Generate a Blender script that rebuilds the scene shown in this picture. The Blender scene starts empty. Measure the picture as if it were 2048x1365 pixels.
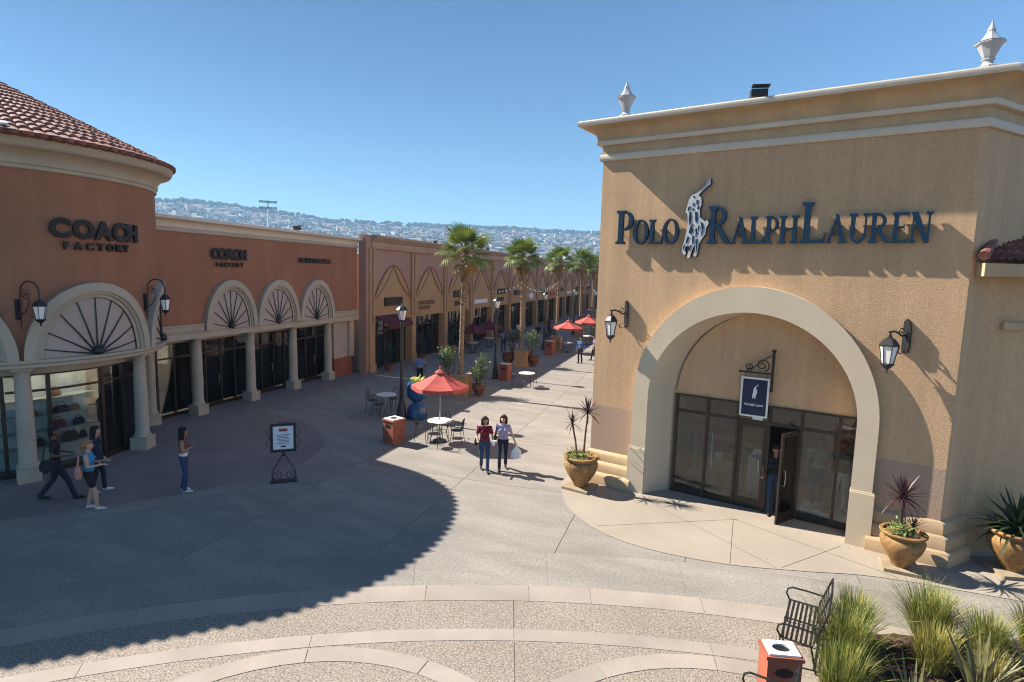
import bpy, bmesh, math, random
from math import sin, cos, pi, radians, sqrt, atan2
from mathutils import Vector, Matrix

random.seed(7)
scene = bpy.context.scene
COL = scene.collection

# ------------------------------------------------------------------ camera, sky, sun, exposure
cam_data = bpy.data.cameras.new("camera")
cam = bpy.data.objects.new("camera", cam_data)
COL.objects.link(cam)
F_PX, CX, CY = 1138.0, 1024.0, 682.5
CAM_H = 5.8
_d = Vector((-274.0, 9695.0, 1138.0)).normalized()            # world down seen in the picture (x right, y down, z forward)
_v = Vector((1395 - CX, 0, F_PX))
_v.y = -(_d.x * _v.x + _d.z * _v.z) / _d.y
_v.normalize()                                                # the street's direction = world +Y
_Z = -_d
_X = _v.cross(_Z)
RW = Matrix((_X, _v, _Z))                                     # picture axes -> world
_r, _u, _b = RW @ Vector((1, 0, 0)), RW @ Vector((0, -1, 0)), RW @ Vector((0, 0, -1))
cam.matrix_world = Matrix(((_r.x, _u.x, _b.x, 0), (_r.y, _u.y, _b.y, 0), (_r.z, _u.z, _b.z, CAM_H), (0, 0, 0, 1)))
cam_data.sensor_width = 36.0
cam_data.lens = 36.0 * F_PX / 2048.0
cam_data.clip_start = 0.1
cam_data.clip_end = 9000.0
scene.camera = cam

SUN_AZ, SUN_EL = radians(-4.6), radians(41.3)                 # the way the light travels, and the sun's height
world = bpy.data.worlds.new("World")
scene.world = world
world.use_nodes = True
wn = world.node_tree
for n in list(wn.nodes):
    wn.nodes.remove(n)
w_out = wn.nodes.new("ShaderNodeOutputWorld")
w_bg = wn.nodes.new("ShaderNodeBackground")
w_sky = wn.nodes.new("ShaderNodeTexSky")
w_sky.sky_type = 'NISHITA'
w_sky.sun_disc = False
w_sky.sun_elevation = SUN_EL
w_sky.sun_rotation = radians(85.4)
w_sky.altitude = 100.0
w_sky.air_density = 1.0
w_sky.dust_density = 0.0
w_sky.ozone_density = 1.6
w_bg.inputs["Strength"].default_value = 0.05
w_tint = wn.nodes.new("ShaderNodeVectorMath")                # one tint for the whole sky: the photograph's blue
w_tint.operation = 'MULTIPLY'
w_tint.inputs[1].default_value = (0.70, 0.965, 1.13)
wn.links.new(w_sky.outputs[0], w_tint.inputs[0])
wn.links.new(w_tint.outputs[0], w_bg.inputs[0])
wn.links.new(w_bg.outputs[0], w_out.inputs[0])

sun_data = bpy.data.lights.new("sun", 'SUN')
sun_data.energy = 5.0
sun_data.angle = radians(0.45)
sun_data.color = (1.0, 0.92, 0.81)
sun = bpy.data.objects.new("sun", sun_data)
COL.objects.link(sun)
sun.rotation_euler = Vector((cos(SUN_EL) * cos(SUN_AZ), cos(SUN_EL) * sin(SUN_AZ), -sin(SUN_EL))).to_track_quat('-Z', 'Y').to_euler()
sun.location = (-40, 0, 60)

scene.view_settings.view_transform = 'Standard'
scene.view_settings.look = 'None'
scene.view_settings.gamma = 1.0
scene.view_settings.exposure = 1.42
scene.view_settings.use_curve_mapping = False
try:
    scene.cycles.use_denoising = True
    scene.cycles.max_bounces = 8
    scene.cycles.filter_width = 1.1
    scene.cycles.transparent_max_bounces = 16
    scene.cycles.caustics_reflective = False
    scene.cycles.caustics_refractive = False
    scene.cycles.sample_clamp_indirect = 6.0
except Exception:
    pass

# ------------------------------------------------------------------ materials
MATS = {}
def mat(name, color, rough=0.8, var=0.12, vscale=1.5, bump=0.0, bscale=40.0, bdist=0.01, metallic=0.0, spec=0.35,
        fine=0.0, fscale=60.0, stretch=None, emission=None, estr=0.0, color2=None, streak=0.0, trans=0.0, bscale2=0.0, objvar=0.0, spots=0.0):
    """Principled surface: base colour broken up by a broad noise (var), a fine speckle (fine), vertical run-off streaks and bump."""
    m = bpy.data.materials.new(name)
    m.use_nodes = True
    nt = m.node_tree
    bs = nt.nodes["Principled BSDF"]
    bs.inputs["Roughness"].default_value = rough
    bs.inputs["Metallic"].default_value = metallic
    bs.inputs["Specular IOR Level"].default_value = spec
    if trans:
        bs.inputs["Transmission Weight"].default_value = trans
    tc = nt.nodes.new("ShaderNodeTexCoord")
    src = tc.outputs["Object"]
    if stretch:
        mp = nt.nodes.new("ShaderNodeMapping")
        mp.inputs["Scale"].default_value = stretch
        nt.links.new(src, mp.inputs[0])
        src = mp.outputs[0]
    def noise(scale, detail=4.0, vec=None, r=0.55):
        n = nt.nodes.new("ShaderNodeTexNoise")
        n.inputs["Scale"].default_value = scale
        n.inputs["Detail"].default_value = detail
        n.inputs["Roughness"].default_value = r
        nt.links.new(vec or src, n.inputs["Vector"])
        return n
    c = color
    c2 = color2 or tuple(max(0.0, x * (1 - 1.6 * var)) for x in c)
    c1 = c if color2 else tuple(min(1.0, x * (1 + 0.9 * var)) for x in c)
    rampn = noise(vscale, 5.0)
    ramp = nt.nodes.new("ShaderNodeValToRGB")
    ramp.color_ramp.elements[0].position = 0.32
    ramp.color_ramp.elements[1].position = 0.68
    ramp.color_ramp.elements[0].color = (*c2, 1)
    ramp.color_ramp.elements[1].color = (*c1, 1)
    nt.links.new(rampn.outputs["Fac"], ramp.inputs[0])
    out = ramp.outputs[0]
    def mul(a, b_sock_val, fac_sock, lo, hi):
        r = nt.nodes.new("ShaderNodeMapRange")
        r.inputs["From Min"].default_value = 0.3
        r.inputs["From Max"].default_value = 0.7
        r.inputs["To Min"].default_value = lo
        r.inputs["To Max"].default_value = hi
        nt.links.new(fac_sock, r.inputs["Value"])
        mx = nt.nodes.new("ShaderNodeVectorMath")
        mx.operation = 'SCALE'
        nt.links.new(a, mx.inputs[0])
        nt.links.new(r.outputs[0], mx.inputs["Scale"])
        return mx.outputs[0]
    if fine:
        fn = noise(fscale, 3.0, tc.outputs["Object"], 0.7)
        out = mul(out, None, fn.outputs["Fac"], 1 - fine, 1 + fine)
    if streak:
        mp2 = nt.nodes.new("ShaderNodeMapping")
        mp2.inputs["Scale"].default_value = (2.2, 2.2, 0.12)
        nt.links.new(tc.outputs["Object"], mp2.inputs[0])
        sn = noise(1.0, 6.0, mp2.outputs[0], 0.7)
        out = mul(out, None, sn.outputs["Fac"], 1 - streak, 1 + streak * 0.5)
    if objvar:                                       # each slab cast from its own batch
        oi = nt.nodes.new("ShaderNodeObjectInfo")
        r = nt.nodes.new("ShaderNodeMapRange")
        r.inputs["To Min"].default_value = 1 - objvar
        r.inputs["To Max"].default_value = 1 + objvar
        nt.links.new(oi.outputs["Random"], r.inputs["Value"])
        mx = nt.nodes.new("ShaderNodeVectorMath"); mx.operation = 'SCALE'
        nt.links.new(out, mx.inputs[0]); nt.links.new(r.outputs[0], mx.inputs["Scale"])
        out = mx.outputs[0]
    if spots:                                        # gum spots and small stains
        vo = nt.nodes.new("ShaderNodeTexVoronoi")
        vo.inputs["Scale"].default_value = 1.9
        nt.links.new(tc.outputs["Object"], vo.inputs["Vector"])
        wv = noise(3.0, 2.0, tc.outputs["Object"])
        ad = nt.nodes.new("ShaderNodeMath"); ad.operation = 'MULTIPLY_ADD'
        ad.inputs[1].default_value = 0.09; nt.links.new(wv.outputs["Fac"], ad.inputs[0]); nt.links.new(vo.outputs["Distance"], ad.inputs[2])
        r = nt.nodes.new("ShaderNodeMapRange")
        r.inputs["From Min"].default_value = 0.085; r.inputs["From Max"].default_value = 0.115
        r.inputs["To Min"].default_value = 1 - spots; r.inputs["To Max"].default_value = 1.0
        nt.links.new(ad.outputs[0], r.inputs["Value"])
        mx = nt.nodes.new("ShaderNodeVectorMath"); mx.operation = 'SCALE'
        nt.links.new(out, mx.inputs[0]); nt.links.new(r.outputs[0], mx.inputs["Scale"])
        out = mx.outputs[0]
    nt.links.new(out, bs.inputs["Base Color"])
    if bump:
        bn = noise(bscale, 4.0, tc.outputs["Object"], 0.6)
        bp = nt.nodes.new("ShaderNodeBump")
        bp.inputs["Strength"].default_value = bump
        bp.inputs["Distance"].default_value = bdist
        nt.links.new(bn.outputs["Fac"], bp.inputs["Height"])
        nt.links.new(bp.outputs[0], bs.inputs["Normal"])
    if emission:
        bs.inputs["Emission Color"].default_value = (*emission, 1)
        bs.inputs["Emission Strength"].default_value = estr
    MATS[name] = m
    return m

def glass_mat(name, tint=(0.75, 0.82, 0.82), ior=1.5, refl=1.0):
    """A window pane: clear with a tint, mirror reflection by Fresnel."""
    m = bpy.data.materials.new(name)
    m.use_nodes = True
    nt = m.node_tree
    for n in list(nt.nodes):
        nt.nodes.remove(n)
    o = nt.nodes.new("ShaderNodeOutputMaterial")
    t = nt.nodes.new("ShaderNodeBsdfTransparent")
    t.inputs[0].default_value = (*tint, 1)
    g = nt.nodes.new("ShaderNodeBsdfGlossy")
    g.inputs["Roughness"].default_value = 0.01
    g.inputs["Color"].default_value = (refl, refl, refl, 1)
    fr = nt.nodes.new("ShaderNodeFresnel")
    fr.inputs["IOR"].default_value = ior
    mx = nt.nodes.new("ShaderNodeMixShader")
    nt.links.new(fr.outputs[0], mx.inputs[0])
    nt.links.new(t.outputs[0], mx.inputs[1])
    nt.links.new(g.outputs[0], mx.inputs[2])
    nt.links.new(mx.outputs[0], o.inputs[0])
    MATS[name] = m
    return m

def leaf_mat(name, c1, c2, rough=0.5, trans=0.25, vscale=6.0):
    m = mat(name, c1, rough, 0.0, vscale, color2=c2, spec=0.4)
    nt = m.node_tree
    bs = nt.nodes["Principled BSDF"]
    o = [n for n in nt.nodes if n.type == 'OUTPUT_MATERIAL'][0]
    tr = nt.nodes.new("ShaderNodeBsdfTranslucent")
    mx = nt.nodes.new("ShaderNodeMixShader")
    mx.inputs[0].default_value = trans
    src = bs.inputs["Base Color"].links[0].from_socket
    nt.links.new(src, tr.inputs[0])
    nt.links.new(bs.outputs[0], mx.inputs[1])
    nt.links.new(tr.outputs[0], mx.inputs[2])
    nt.links.new(mx.outputs[0], o.inputs[0])
    return m

# ground
mat("ground_base", (0.09, 0.085, 0.08), 0.9, 0.2, 0.3)
mat("grey_concrete", (0.232, 0.212, 0.188), 0.85, 0.13, 0.8, bump=0.3, bscale=24, bdist=0.006, fine=0.24, fscale=20, stretch=(0.55, 1.7, 1.0), objvar=0.06, spots=0.22)
mat("walk_border", (0.235, 0.205, 0.18), 0.85, 0.10, 0.7, bump=0.12, bscale=60, bdist=0.002, fine=0.1, fscale=60, objvar=0.06)
mat("pale_band", (0.285, 0.245, 0.208), 0.8, 0.09, 0.9, bump=0.12, bscale=60, bdist=0.002, fine=0.09, fscale=60, objvar=0.06)
mat("aggregate", (0.235, 0.200, 0.165), 0.9, 0.07, 0.6, bump=0.5, bscale=75, bdist=0.006, fine=0.7, fscale=34)
mat("cream_apron", (0.295, 0.252, 0.205), 0.82, 0.06, 0.6, bump=0.12, bscale=60, bdist=0.002, fine=0.10, fscale=50, spots=0.2)
mat("pink_paving", (0.200, 0.158, 0.145), 0.85, 0.10, 0.5, bump=0.2, bscale=50, bdist=0.003, fine=0.12, fscale=50)
mat("mulch", (0.075, 0.04, 0.025), 0.95, 0.5, 9, bump=1.0, bscale=22, bdist=0.04, fine=0.5, fscale=30)
mat("groove", (0.06, 0.055, 0.05), 0.95, 0.1)
# walls
mat("tan_stucco", (0.56, 0.365, 0.212), 0.9, 0.05, 0.5, bump=0.55, bscale=33, bdist=0.013, fine=0.10, fscale=16, streak=0.15)
mat("mauve_stucco", (0.42, 0.29, 0.21), 0.9, 0.05, 0.6, bump=0.4, bscale=26, bdist=0.015, fine=0.05, fscale=30)
mat("cream_stucco", (0.56, 0.47, 0.345), 0.88, 0.05, 0.7, bump=0.25, bscale=30, bdist=0.008, fine=0.04, fscale=40, streak=0.06)
mat("cornice_tan", (0.52, 0.365, 0.215), 0.85, 0.08, 0.8, bump=0.2, bscale=30, bdist=0.006, streak=0.14)
mat("cornice_pale", (0.62, 0.54, 0.44), 0.8, 0.05, 1.0, bump=0.1, bscale=30, bdist=0.004, streak=0.05)
mat("terracotta_stucco", (0.310, 0.140, 0.077), 0.9, 0.06, 0.5, bump=0.35, bscale=28, bdist=0.012, fine=0.08, fscale=18, streak=0.14)
mat("coach_cream", (0.408, 0.354, 0.272), 0.85, 0.05, 1.0, bump=0.1, bscale=40, bdist=0.004, streak=0.05)
mat("lunette_panel", (0.40, 0.335, 0.285), 0.85, 0.04, 1.0)
mat("brick_red", (0.25, 0.075, 0.045), 0.9, 0.12, 2.0, bump=0.3, bscale=30)
mat("roof_tile", (0.27, 0.105, 0.07), 0.85, 0.0, 3.2, color2=(0.15, 0.055, 0.042), bump=0.3, bscale=20, fine=0.25, fscale=7)
mat("row_mauve", (0.368, 0.216, 0.160), 0.9, 0.06, 0.6, bump=0.25, bscale=26)
mat("row_tan", (0.400, 0.252, 0.124), 0.9, 0.06, 0.6, bump=0.25, bscale=26)
mat("row_brown", (0.23, 0.125, 0.085), 0.9, 0.1, 1.0)
mat("row_cornice", (0.400, 0.272, 0.192), 0.88, 0.06, 0.8, streak=0.06)
mat("roof_flat", (0.35, 0.33, 0.31), 0.9, 0.1, 0.6)
mat("fill_dark", (0.05, 0.045, 0.04), 0.9, 0.2, 1.0)
# metal, glass, paint
mat("black_metal", (0.012, 0.012, 0.013), 0.45, 0.2, 6, spec=0.5)
mat("bronze_frame", (0.030, 0.020, 0.014), 0.4, 0.15, 3, spec=0.5, metallic=0.3)
mat("dark_sign", (0.012, 0.010, 0.010), 0.55, 0.2, 4)
mat("navy_letter", (0.004, 0.030, 0.066), 0.55, 0.12, 3, spec=0.2)
mat("white_paint", (0.78, 0.77, 0.74), 0.6, 0.05, 3)
mat("finial_white", (0.36, 0.37, 0.40), 0.75, 0.08, 5, streak=0.08)
mat("silver_paint", (0.50, 0.51, 0.53), 0.5, 0.12, 6)
mat("navy_panel", (0.008, 0.016, 0.055), 0.5, 0.1, 2)
mat("red_canvas", (0.40, 0.075, 0.060), 0.8, 0.10, 3, bump=0.15, bscale=15)
mat("maroon_canvas", (0.10, 0.010, 0.022), 0.8, 0.10, 3)
mat("red_box", (0.30, 0.090, 0.052), 0.75, 0.10, 3, fine=0.12, fscale=30, bump=0.1)
mat("white_top", (0.70, 0.67, 0.62), 0.55, 0.08, 4)
mat("urn_clay", (0.33, 0.185, 0.065), 0.72, 0.0, 3.5, color2=(0.19, 0.105, 0.04), bump=0.3, bscale=12, fine=0.2, fscale=14, streak=0.15)
mat("dark_clay", (0.16, 0.065, 0.035), 0.7, 0.2, 4)
mat("stone_slab", (0.30, 0.235, 0.155), 0.9, 0.15, 3, bump=0.4, bscale=25)
mat("soil", (0.045, 0.03, 0.02), 0.95, 0.4, 9, bump=0.8, bscale=30)
mat("frosted", (0.80, 0.79, 0.75), 0.35, 0.04, 6, spec=0.5)
mat("steel", (0.45, 0.45, 0.45), 0.35, 0.1, 6, metallic=0.9)
mat("blue_shine", (0.012, 0.075, 0.20), 0.22, 0.25, 3, spec=0.6)
mat("yellow_green", (0.55, 0.58, 0.10), 0.5, 0.25, 6)
mat("shelf_white", (0.72, 0.72, 0.70), 0.6, 0.04, 2)
mat("shop_wall", (0.50, 0.43, 0.34), 0.8, 0.08, 1.0)
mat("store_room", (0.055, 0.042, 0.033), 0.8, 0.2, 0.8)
mat("shop_floor", (0.22, 0.17, 0.13), 0.5, 0.1, 1.0)
mat("store_fill_lamp", (0.9, 0.85, 0.75), 0.5, 0.0, 1, emission=(1.0, 0.86, 0.66), estr=3.0)  # glow added to brighten the archway store's dark interior
mat("shop_lamp", (0.9, 0.85, 0.75), 0.5, 0.0, 1, emission=(1.0, 0.86, 0.66), estr=9.0)
mat("poster_paper", (0.70, 0.70, 0.74), 0.6, 0.03, 3)
mat("poster_red", (0.35, 0.05, 0.05), 0.6, 0.05)
mat("poster_ink", (0.06, 0.08, 0.13), 0.6, 0.05)
mat("bulb", (0.85, 0.85, 0.82), 0.3, 0.02, 3)
for nm, c in [("bag_tan", (0.36, 0.19, 0.08)), ("bag_brown", (0.10, 0.045, 0.025)), ("bag_red", (0.33, 0.045, 0.04)), ("bag_pink", (0.50, 0.24, 0.20)),
              ("bag_black", (0.015, 0.014, 0.016)), ("cloth_green", (0.12, 0.23, 0.15)), ("cloth_blue", (0.06, 0.12, 0.30)), ("cloth_white", (0.72, 0.72, 0.74)),
              ("cloth_navy", (0.012, 0.018, 0.045)), ("cloth_jeans", (0.030, 0.055, 0.12)), ("cloth_jeans_dark", (0.012, 0.016, 0.032)), ("cloth_maroon", (0.15, 0.008, 0.022)),
              ("cloth_lavender", (0.36, 0.30, 0.46)), ("cloth_black", (0.010, 0.010, 0.012)), ("cloth_turquoise", (0.03, 0.26, 0.46)), ("cloth_sky", (0.16, 0.24, 0.46)),
              ("cloth_brown", (0.16, 0.06, 0.04)), ("cloth_khaki", (0.35, 0.27, 0.18)), ("cloth_lilac", (0.30, 0.26, 0.42)),
              ("hair_brown", (0.035, 0.014, 0.010)), ("hair_black", (0.008, 0.006, 0.006)), ("hair_blond", (0.30, 0.16, 0.06)), ("hair_grey", (0.40, 0.38, 0.36)),
              ("shoe_dark", (0.015, 0.013, 0.012)), ("shoe_white", (0.62, 0.60, 0.58)), ("lips", (0.30, 0.08, 0.07)), ("eye_dark", (0.02, 0.015, 0.012))]:
    mat(nm, c, 0.8, 0.12, 8, bump=0.1, bscale=25)
mat("skin_light", (0.52, 0.30, 0.21), 0.55, 0.06, 5)
mat("skin_tan", (0.34, 0.17, 0.105), 0.55, 0.06, 5)
mat("skin_dark", (0.13, 0.06, 0.04), 0.55, 0.06, 5)
mat("plastic_bag", (0.74, 0.74, 0.76), 0.35, 0.08, 6, bump=0.5, bscale=14, bdist=0.02)
# plants
leaf_mat("palm_leaf", (0.17, 0.225, 0.045), (0.085, 0.13, 0.026), 0.45, 0.3, 3)
leaf_mat("palm_dry", (0.34, 0.24, 0.10), (0.20, 0.14, 0.06), 0.8, 0.2, 3)
mat("palm_trunk", (0.34, 0.25, 0.17), 0.95, 0.0, 9, color2=(0.13, 0.085, 0.055), bump=0.9, bscale=16, bdist=0.03)
mat("trunk_stub", (0.24, 0.17, 0.11), 0.95, 0.3, 9)
leaf_mat("shrub_leaf", (0.13, 0.19, 0.045), (0.05, 0.085, 0.020), 0.4, 0.25, 9)
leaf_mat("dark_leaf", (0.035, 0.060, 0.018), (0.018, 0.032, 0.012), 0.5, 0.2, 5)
leaf_mat("grass_green", (0.23, 0.27, 0.055), (0.09, 0.125, 0.025), 0.6, 0.3, 7)
leaf_mat("grass_yellow", (0.46, 0.40, 0.11), (0.22, 0.19, 0.05), 0.7, 0.3, 7)
leaf_mat("cordyline", (0.075, 0.030, 0.035), (0.030, 0.014, 0.018), 0.4, 0.15, 5)
leaf_mat("strap_leaf", (0.20, 0.20, 0.085), (0.085, 0.075, 0.035), 0.5, 0.2, 6)
leaf_mat("pale_leaf", (0.24, 0.30, 0.10), (0.10, 0.16, 0.04), 0.5, 0.3, 9)
mat("stem", (0.12, 0.08, 0.05), 0.9, 0.2, 9)
# far hill
mat("hill_ground", (0.20, 0.17, 0.12), 0.95, 0.25, 0.012, color2=(0.10, 0.11, 0.07))
mat("hill_tree", (0.030, 0.045, 0.022), 0.95, 0.3, 0.05)
mat("house_wall", (0.56, 0.52, 0.47), 0.9, 0.1, 0.02)
mat("house_wall_pink", (0.50, 0.38, 0.32), 0.9, 0.1, 0.02)
mat("house_roof", (0.27, 0.17, 0.13), 0.9, 0.2, 0.02)
mat("house_roof_grey", (0.30, 0.29, 0.28), 0.9, 0.2, 0.02)
glass_mat("clear_glass", (0.80, 0.86, 0.86), 1.5)
glass_mat("dark_glass", (0.74, 0.78, 0.78), 1.55)
glass_mat("row_glass", (0.62, 0.66, 0.68), 1.6)

# ------------------------------------------------------------------ mesh helpers
class MB:
    """Collects vertices and faces of ONE part; build() links it as one mesh object."""
    def __init__(self):
        self.v, self.f, self.m, self.cur = [], [], [], 0
    def add(self, vs, fs, T=None):
        o = len(self.v)
        self.v += [tuple(T @ Vector(p)) if T else tuple(p) for p in vs]
        self.f += [tuple(i + o for i in f) for f in fs]
        self.m += [self.cur] * len(fs)
        return self
    def box(self, x0, x1, y0, y1, z0, z1, T=None):
        vs = [(x0, y0, z0), (x1, y0, z0), (x1, y1, z0), (x0, y1, z0), (x0, y0, z1), (x1, y0, z1), (x1, y1, z1), (x0, y1, z1)]
        return self.add(vs, [(0, 3, 2, 1), (4, 5, 6, 7), (0, 1, 5, 4), (1, 2, 6, 5), (2, 3, 7, 6), (3, 0, 4, 7)], T)
    def cbox(self, cx, cy, z0, sx, sy, sz, T=None, taper=1.0):
        a, b, c, d = sx / 2, sy / 2, sx / 2 * taper, sy / 2 * taper
        vs = [(cx - a, cy - b, z0), (cx + a, cy - b, z0), (cx + a, cy + b, z0), (cx - a, cy + b, z0),
              (cx - c, cy - d, z0 + sz), (cx + c, cy - d, z0 + sz), (cx + c, cy + d, z0 + sz), (cx - c, cy + d, z0 + sz)]
        return self.add(vs, [(0, 3, 2, 1), (4, 5, 6, 7), (0, 1, 5, 4), (1, 2, 6, 5), (2, 3, 7, 6), (3, 0, 4, 7)], T)
    def prism(self, poly, z0, z1, T=None):
        n = len(poly)
        vs = [(x, y, z0) for x, y in poly] + [(x, y, z1) for x, y in poly]
        fs = [tuple(range(n - 1, -1, -1)), tuple(range(n, 2 * n))] + [(i, (i + 1) % n, n + (i + 1) % n, n + i) for i in range(n)]
        return self.add(vs, fs, T)
    def lathe(self, prof, n=16, T=None, a0=0.0, a1=2 * pi, caps=True):
        full = abs(a1 - a0 - 2 * pi) < 1e-6
        k = n if full else n + 1
        vs = []
        for r, z in prof:
            for i in range(k):
                a = a0 + (a1 - a0) * i / n
                vs.append((r * cos(a), r * sin(a), z))
        fs = []
        for j in range(len(prof) - 1):
            for i in range(n):
                i2 = (i + 1) % k
                fs.append((j * k + i, j * k + i2, (j + 1) * k + i2, (j + 1) * k + i))
        if full and caps:
            if prof[0][0] > 1e-4: fs.append(tuple(range(k - 1, -1, -1)))
            if prof[-1][0] > 1e-4: fs.append(tuple((len(prof) - 1) * k + i for i in range(k)))
        return self.add(vs, fs, T)
    def tube(self, pts, r, n=6, T=None, closed=False):
        pts = [Vector(p) for p in pts]
        m = len(pts)
        rs = r if isinstance(r, (list, tuple)) else [r] * m
        vs, up = [], None
        for i, p in enumerate(pts):
            a = pts[(i - 1) % m] if (i > 0 or closed) else p
            b = pts[(i + 1) % m] if (i < m - 1 or closed) else p
            t = (b - a)
            t = t.normalized() if t.length > 1e-9 else Vector((0, 0, 1))
            if up is None:
                up = Vector((0, 0, 1)) if abs(t.z) < 0.9 else Vector((1, 0, 0))
            s = t.cross(up)
            s = s.normalized() if s.length > 1e-6 else t.orthogonal().normalized()
            up = s.cross(t).normalized()
            for k in range(n):
                an = 2 * pi * k / n
                vs.append(p + (s * cos(an) + up * sin(an)) * rs[i])
        fs = []
        for i in range(m if closed else m - 1):
            j = (i + 1) % m
            for k in range(n):
                k2 = (k + 1) % n
                fs.append((i * n + k, i * n + k2, j * n + k2, j * n + k))
        if not closed:
            fs += [tuple(range(n - 1, -1, -1)), tuple((m - 1) * n + k for k in range(n))]
        return self.add([tuple(v) for v in vs], fs, T)
    def ball(self, c, r, n=8, m=6, T=None, sq=(1, 1, 1)):
        vs, fs = [], []
        for j in range(m + 1):
            ph = -pi / 2 + pi * j / m
            for i in range(n):
                a = 2 * pi * i / n
                vs.append((c[0] + r * sq[0] * cos(ph) * cos(a), c[1] + r * sq[1] * cos(ph) * sin(a), c[2] + r * sq[2] * sin(ph)))
        for j in range(m):
            for i in range(n):
                fs.append((j * n + i, j * n + (i + 1) % n, (j + 1) * n + (i + 1) % n, (j + 1) * n + i))
        return self.add(vs, fs, T)
    def loft(self, rings, closed=True, T=None, cap=False):
        n = len(rings[0])
        vs = [p for r in rings for p in r]
        fs = []
        for j in range(len(rings) - 1):
            for i in range(n if closed else n - 1):
                i2 = (i + 1) % n
                fs.append((j * n + i, j * n + i2, (j + 1) * n + i2, (j + 1) * n + i))
        if cap:
            fs += [tuple(range(n - 1, -1, -1)), tuple((len(rings) - 1) * n + i for i in range(n))]
        return self.add(vs, fs, T)
    def mesh(self, name, mats, smooth=False, fix=True):
        me = bpy.data.meshes.new(name)
        me.from_pydata(self.v, [], self.f)
        for m in (mats if isinstance(mats, (list, tuple)) else [mats]):
            me.materials.append(MATS[m])
        if max(self.m, default=0) > 0:
            me.polygons.foreach_set("material_index", self.m)
        if fix:
            bm = bmesh.new()
            bm.from_mesh(me)
            bmesh.ops.remove_doubles(bm, verts=bm.verts, dist=1e-5)
            bmesh.ops.recalc_face_normals(bm, faces=bm.faces)
            bm.to_mesh(me)
            bm.free()
        if smooth:
            me.polygons.foreach_set("use_smooth", [True] * len(me.polygons))
            if smooth != 'all':
                me.set_sharp_from_angle(angle=radians(42))
        me.update()
        return me
    def build(self, name, mats, parent=None, smooth=False, loc=None, rotz=0.0, fix=True, **props):
        o = bpy.data.objects.new(name, self.mesh(name, mats, smooth, fix))
        COL.objects.link(o)
        o.parent = parent
        if loc: o.location = loc
        if rotz: o.rotation_euler[2] = rotz
        for k, val in props.items(): o[k] = val
        return o

def thing(name, label, cat, loc=(0, 0, 0), rotz=0.0, group=None):
    o = bpy.data.objects.new(name, None)
    o.empty_display_size = 0.3
    COL.objects.link(o)
    o.location = loc
    o.rotation_euler[2] = rotz
    o["label"], o["category"] = label, cat
    if group: o["group"] = group
    return o
def tag(o, label, cat, group=None):
    o["label"], o["category"] = label, cat
    if group: o["group"] = group
    return o
def structure(o):
    o["kind"] = "structure"
    return o
def inst(me, name, parent=None, loc=(0, 0, 0), rot=(0, 0, 0), scale=(1, 1, 1)):
    o = bpy.data.objects.new(name, me)
    COL.objects.link(o)
    o.parent = parent
    o.location, o.rotation_euler, o.scale = loc, rot, scale
    return o
def copy_tree(o, parent=None):
    c = o.copy()
    COL.objects.link(c)
    c.parent = parent
    for ch in o.children:
        copy_tree(ch, c)
    return c
def put(o, loc, rotz=0.0, label=None, scale=None, group=None):
    o.location = loc
    o.rotation_euler[2] = rotz
    if label: o["label"] = label
    if group: o["group"] = group
    if scale: o.scale = (scale,) * 3
    return o

def offset_path(path, d):
    """Offsets an open polyline (x, y) to its right-hand side by d, with mitred corners."""
    out = []
    for i, p in enumerate(path):
        ns = []
        for a, b in ((i - 1, i), (i, i + 1)):
            if a >= 0 and b < len(path):
                t = Vector(path[b]) - Vector(path[a])
                t.normalize()
                ns.append(Vector((t.y, -t.x)))
        if len(ns) == 2:
            m = (ns[0] + ns[1])
            m = m / max(0.2, m.dot(ns[0]))
        else:
            m = ns[0]
        out.append((p[0] + m.x * d, p[1] + m.y * d))
    return out
def sweep(mb, path, prof):
    """A closed moulding profile of (outward, z) run along a path."""
    rings = []
    for d, z in prof:
        rings.append([(x, y, z) for x, y in offset_path(path, d)])
    k = len(path)
    cols = [[r[i] for r in rings] for i in range(k)]
    mb.loft(cols, closed=True, cap=True)
    return mb
# ------------------------------------------------------------------ ground
def sheet(poly, z, name, m, parent=None, thick=0.0):
    mb = MB()
    if thick:
        mb.prism(poly, z - thick, z)
    else:
        mb.add([(x, y, z) for x, y in poly], [tuple(range(len(poly)))])
    return mb.build(name, m, parent)
def spline(pts, n=8):
    out = []
    P_ = [Vector(p) for p in pts]
    P_ = [2 * P_[0] - P_[1]] + P_ + [2 * P_[-1] - P_[-2]]
    for i in range(1, len(P_) - 2):
        for k in range(n):
            t = k / n
            a, b, c, d = P_[i - 1], P_[i], P_[i + 1], P_[i + 2]
            q = 0.5 * ((2 * b) + (c - a) * t + (2 * a - 5 * b + 4 * c - d) * t * t + (3 * b - a - 3 * c + d) * t ** 3)
            out.append(tuple(q))
    out.append(tuple(P_[-2]))
    return out

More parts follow.
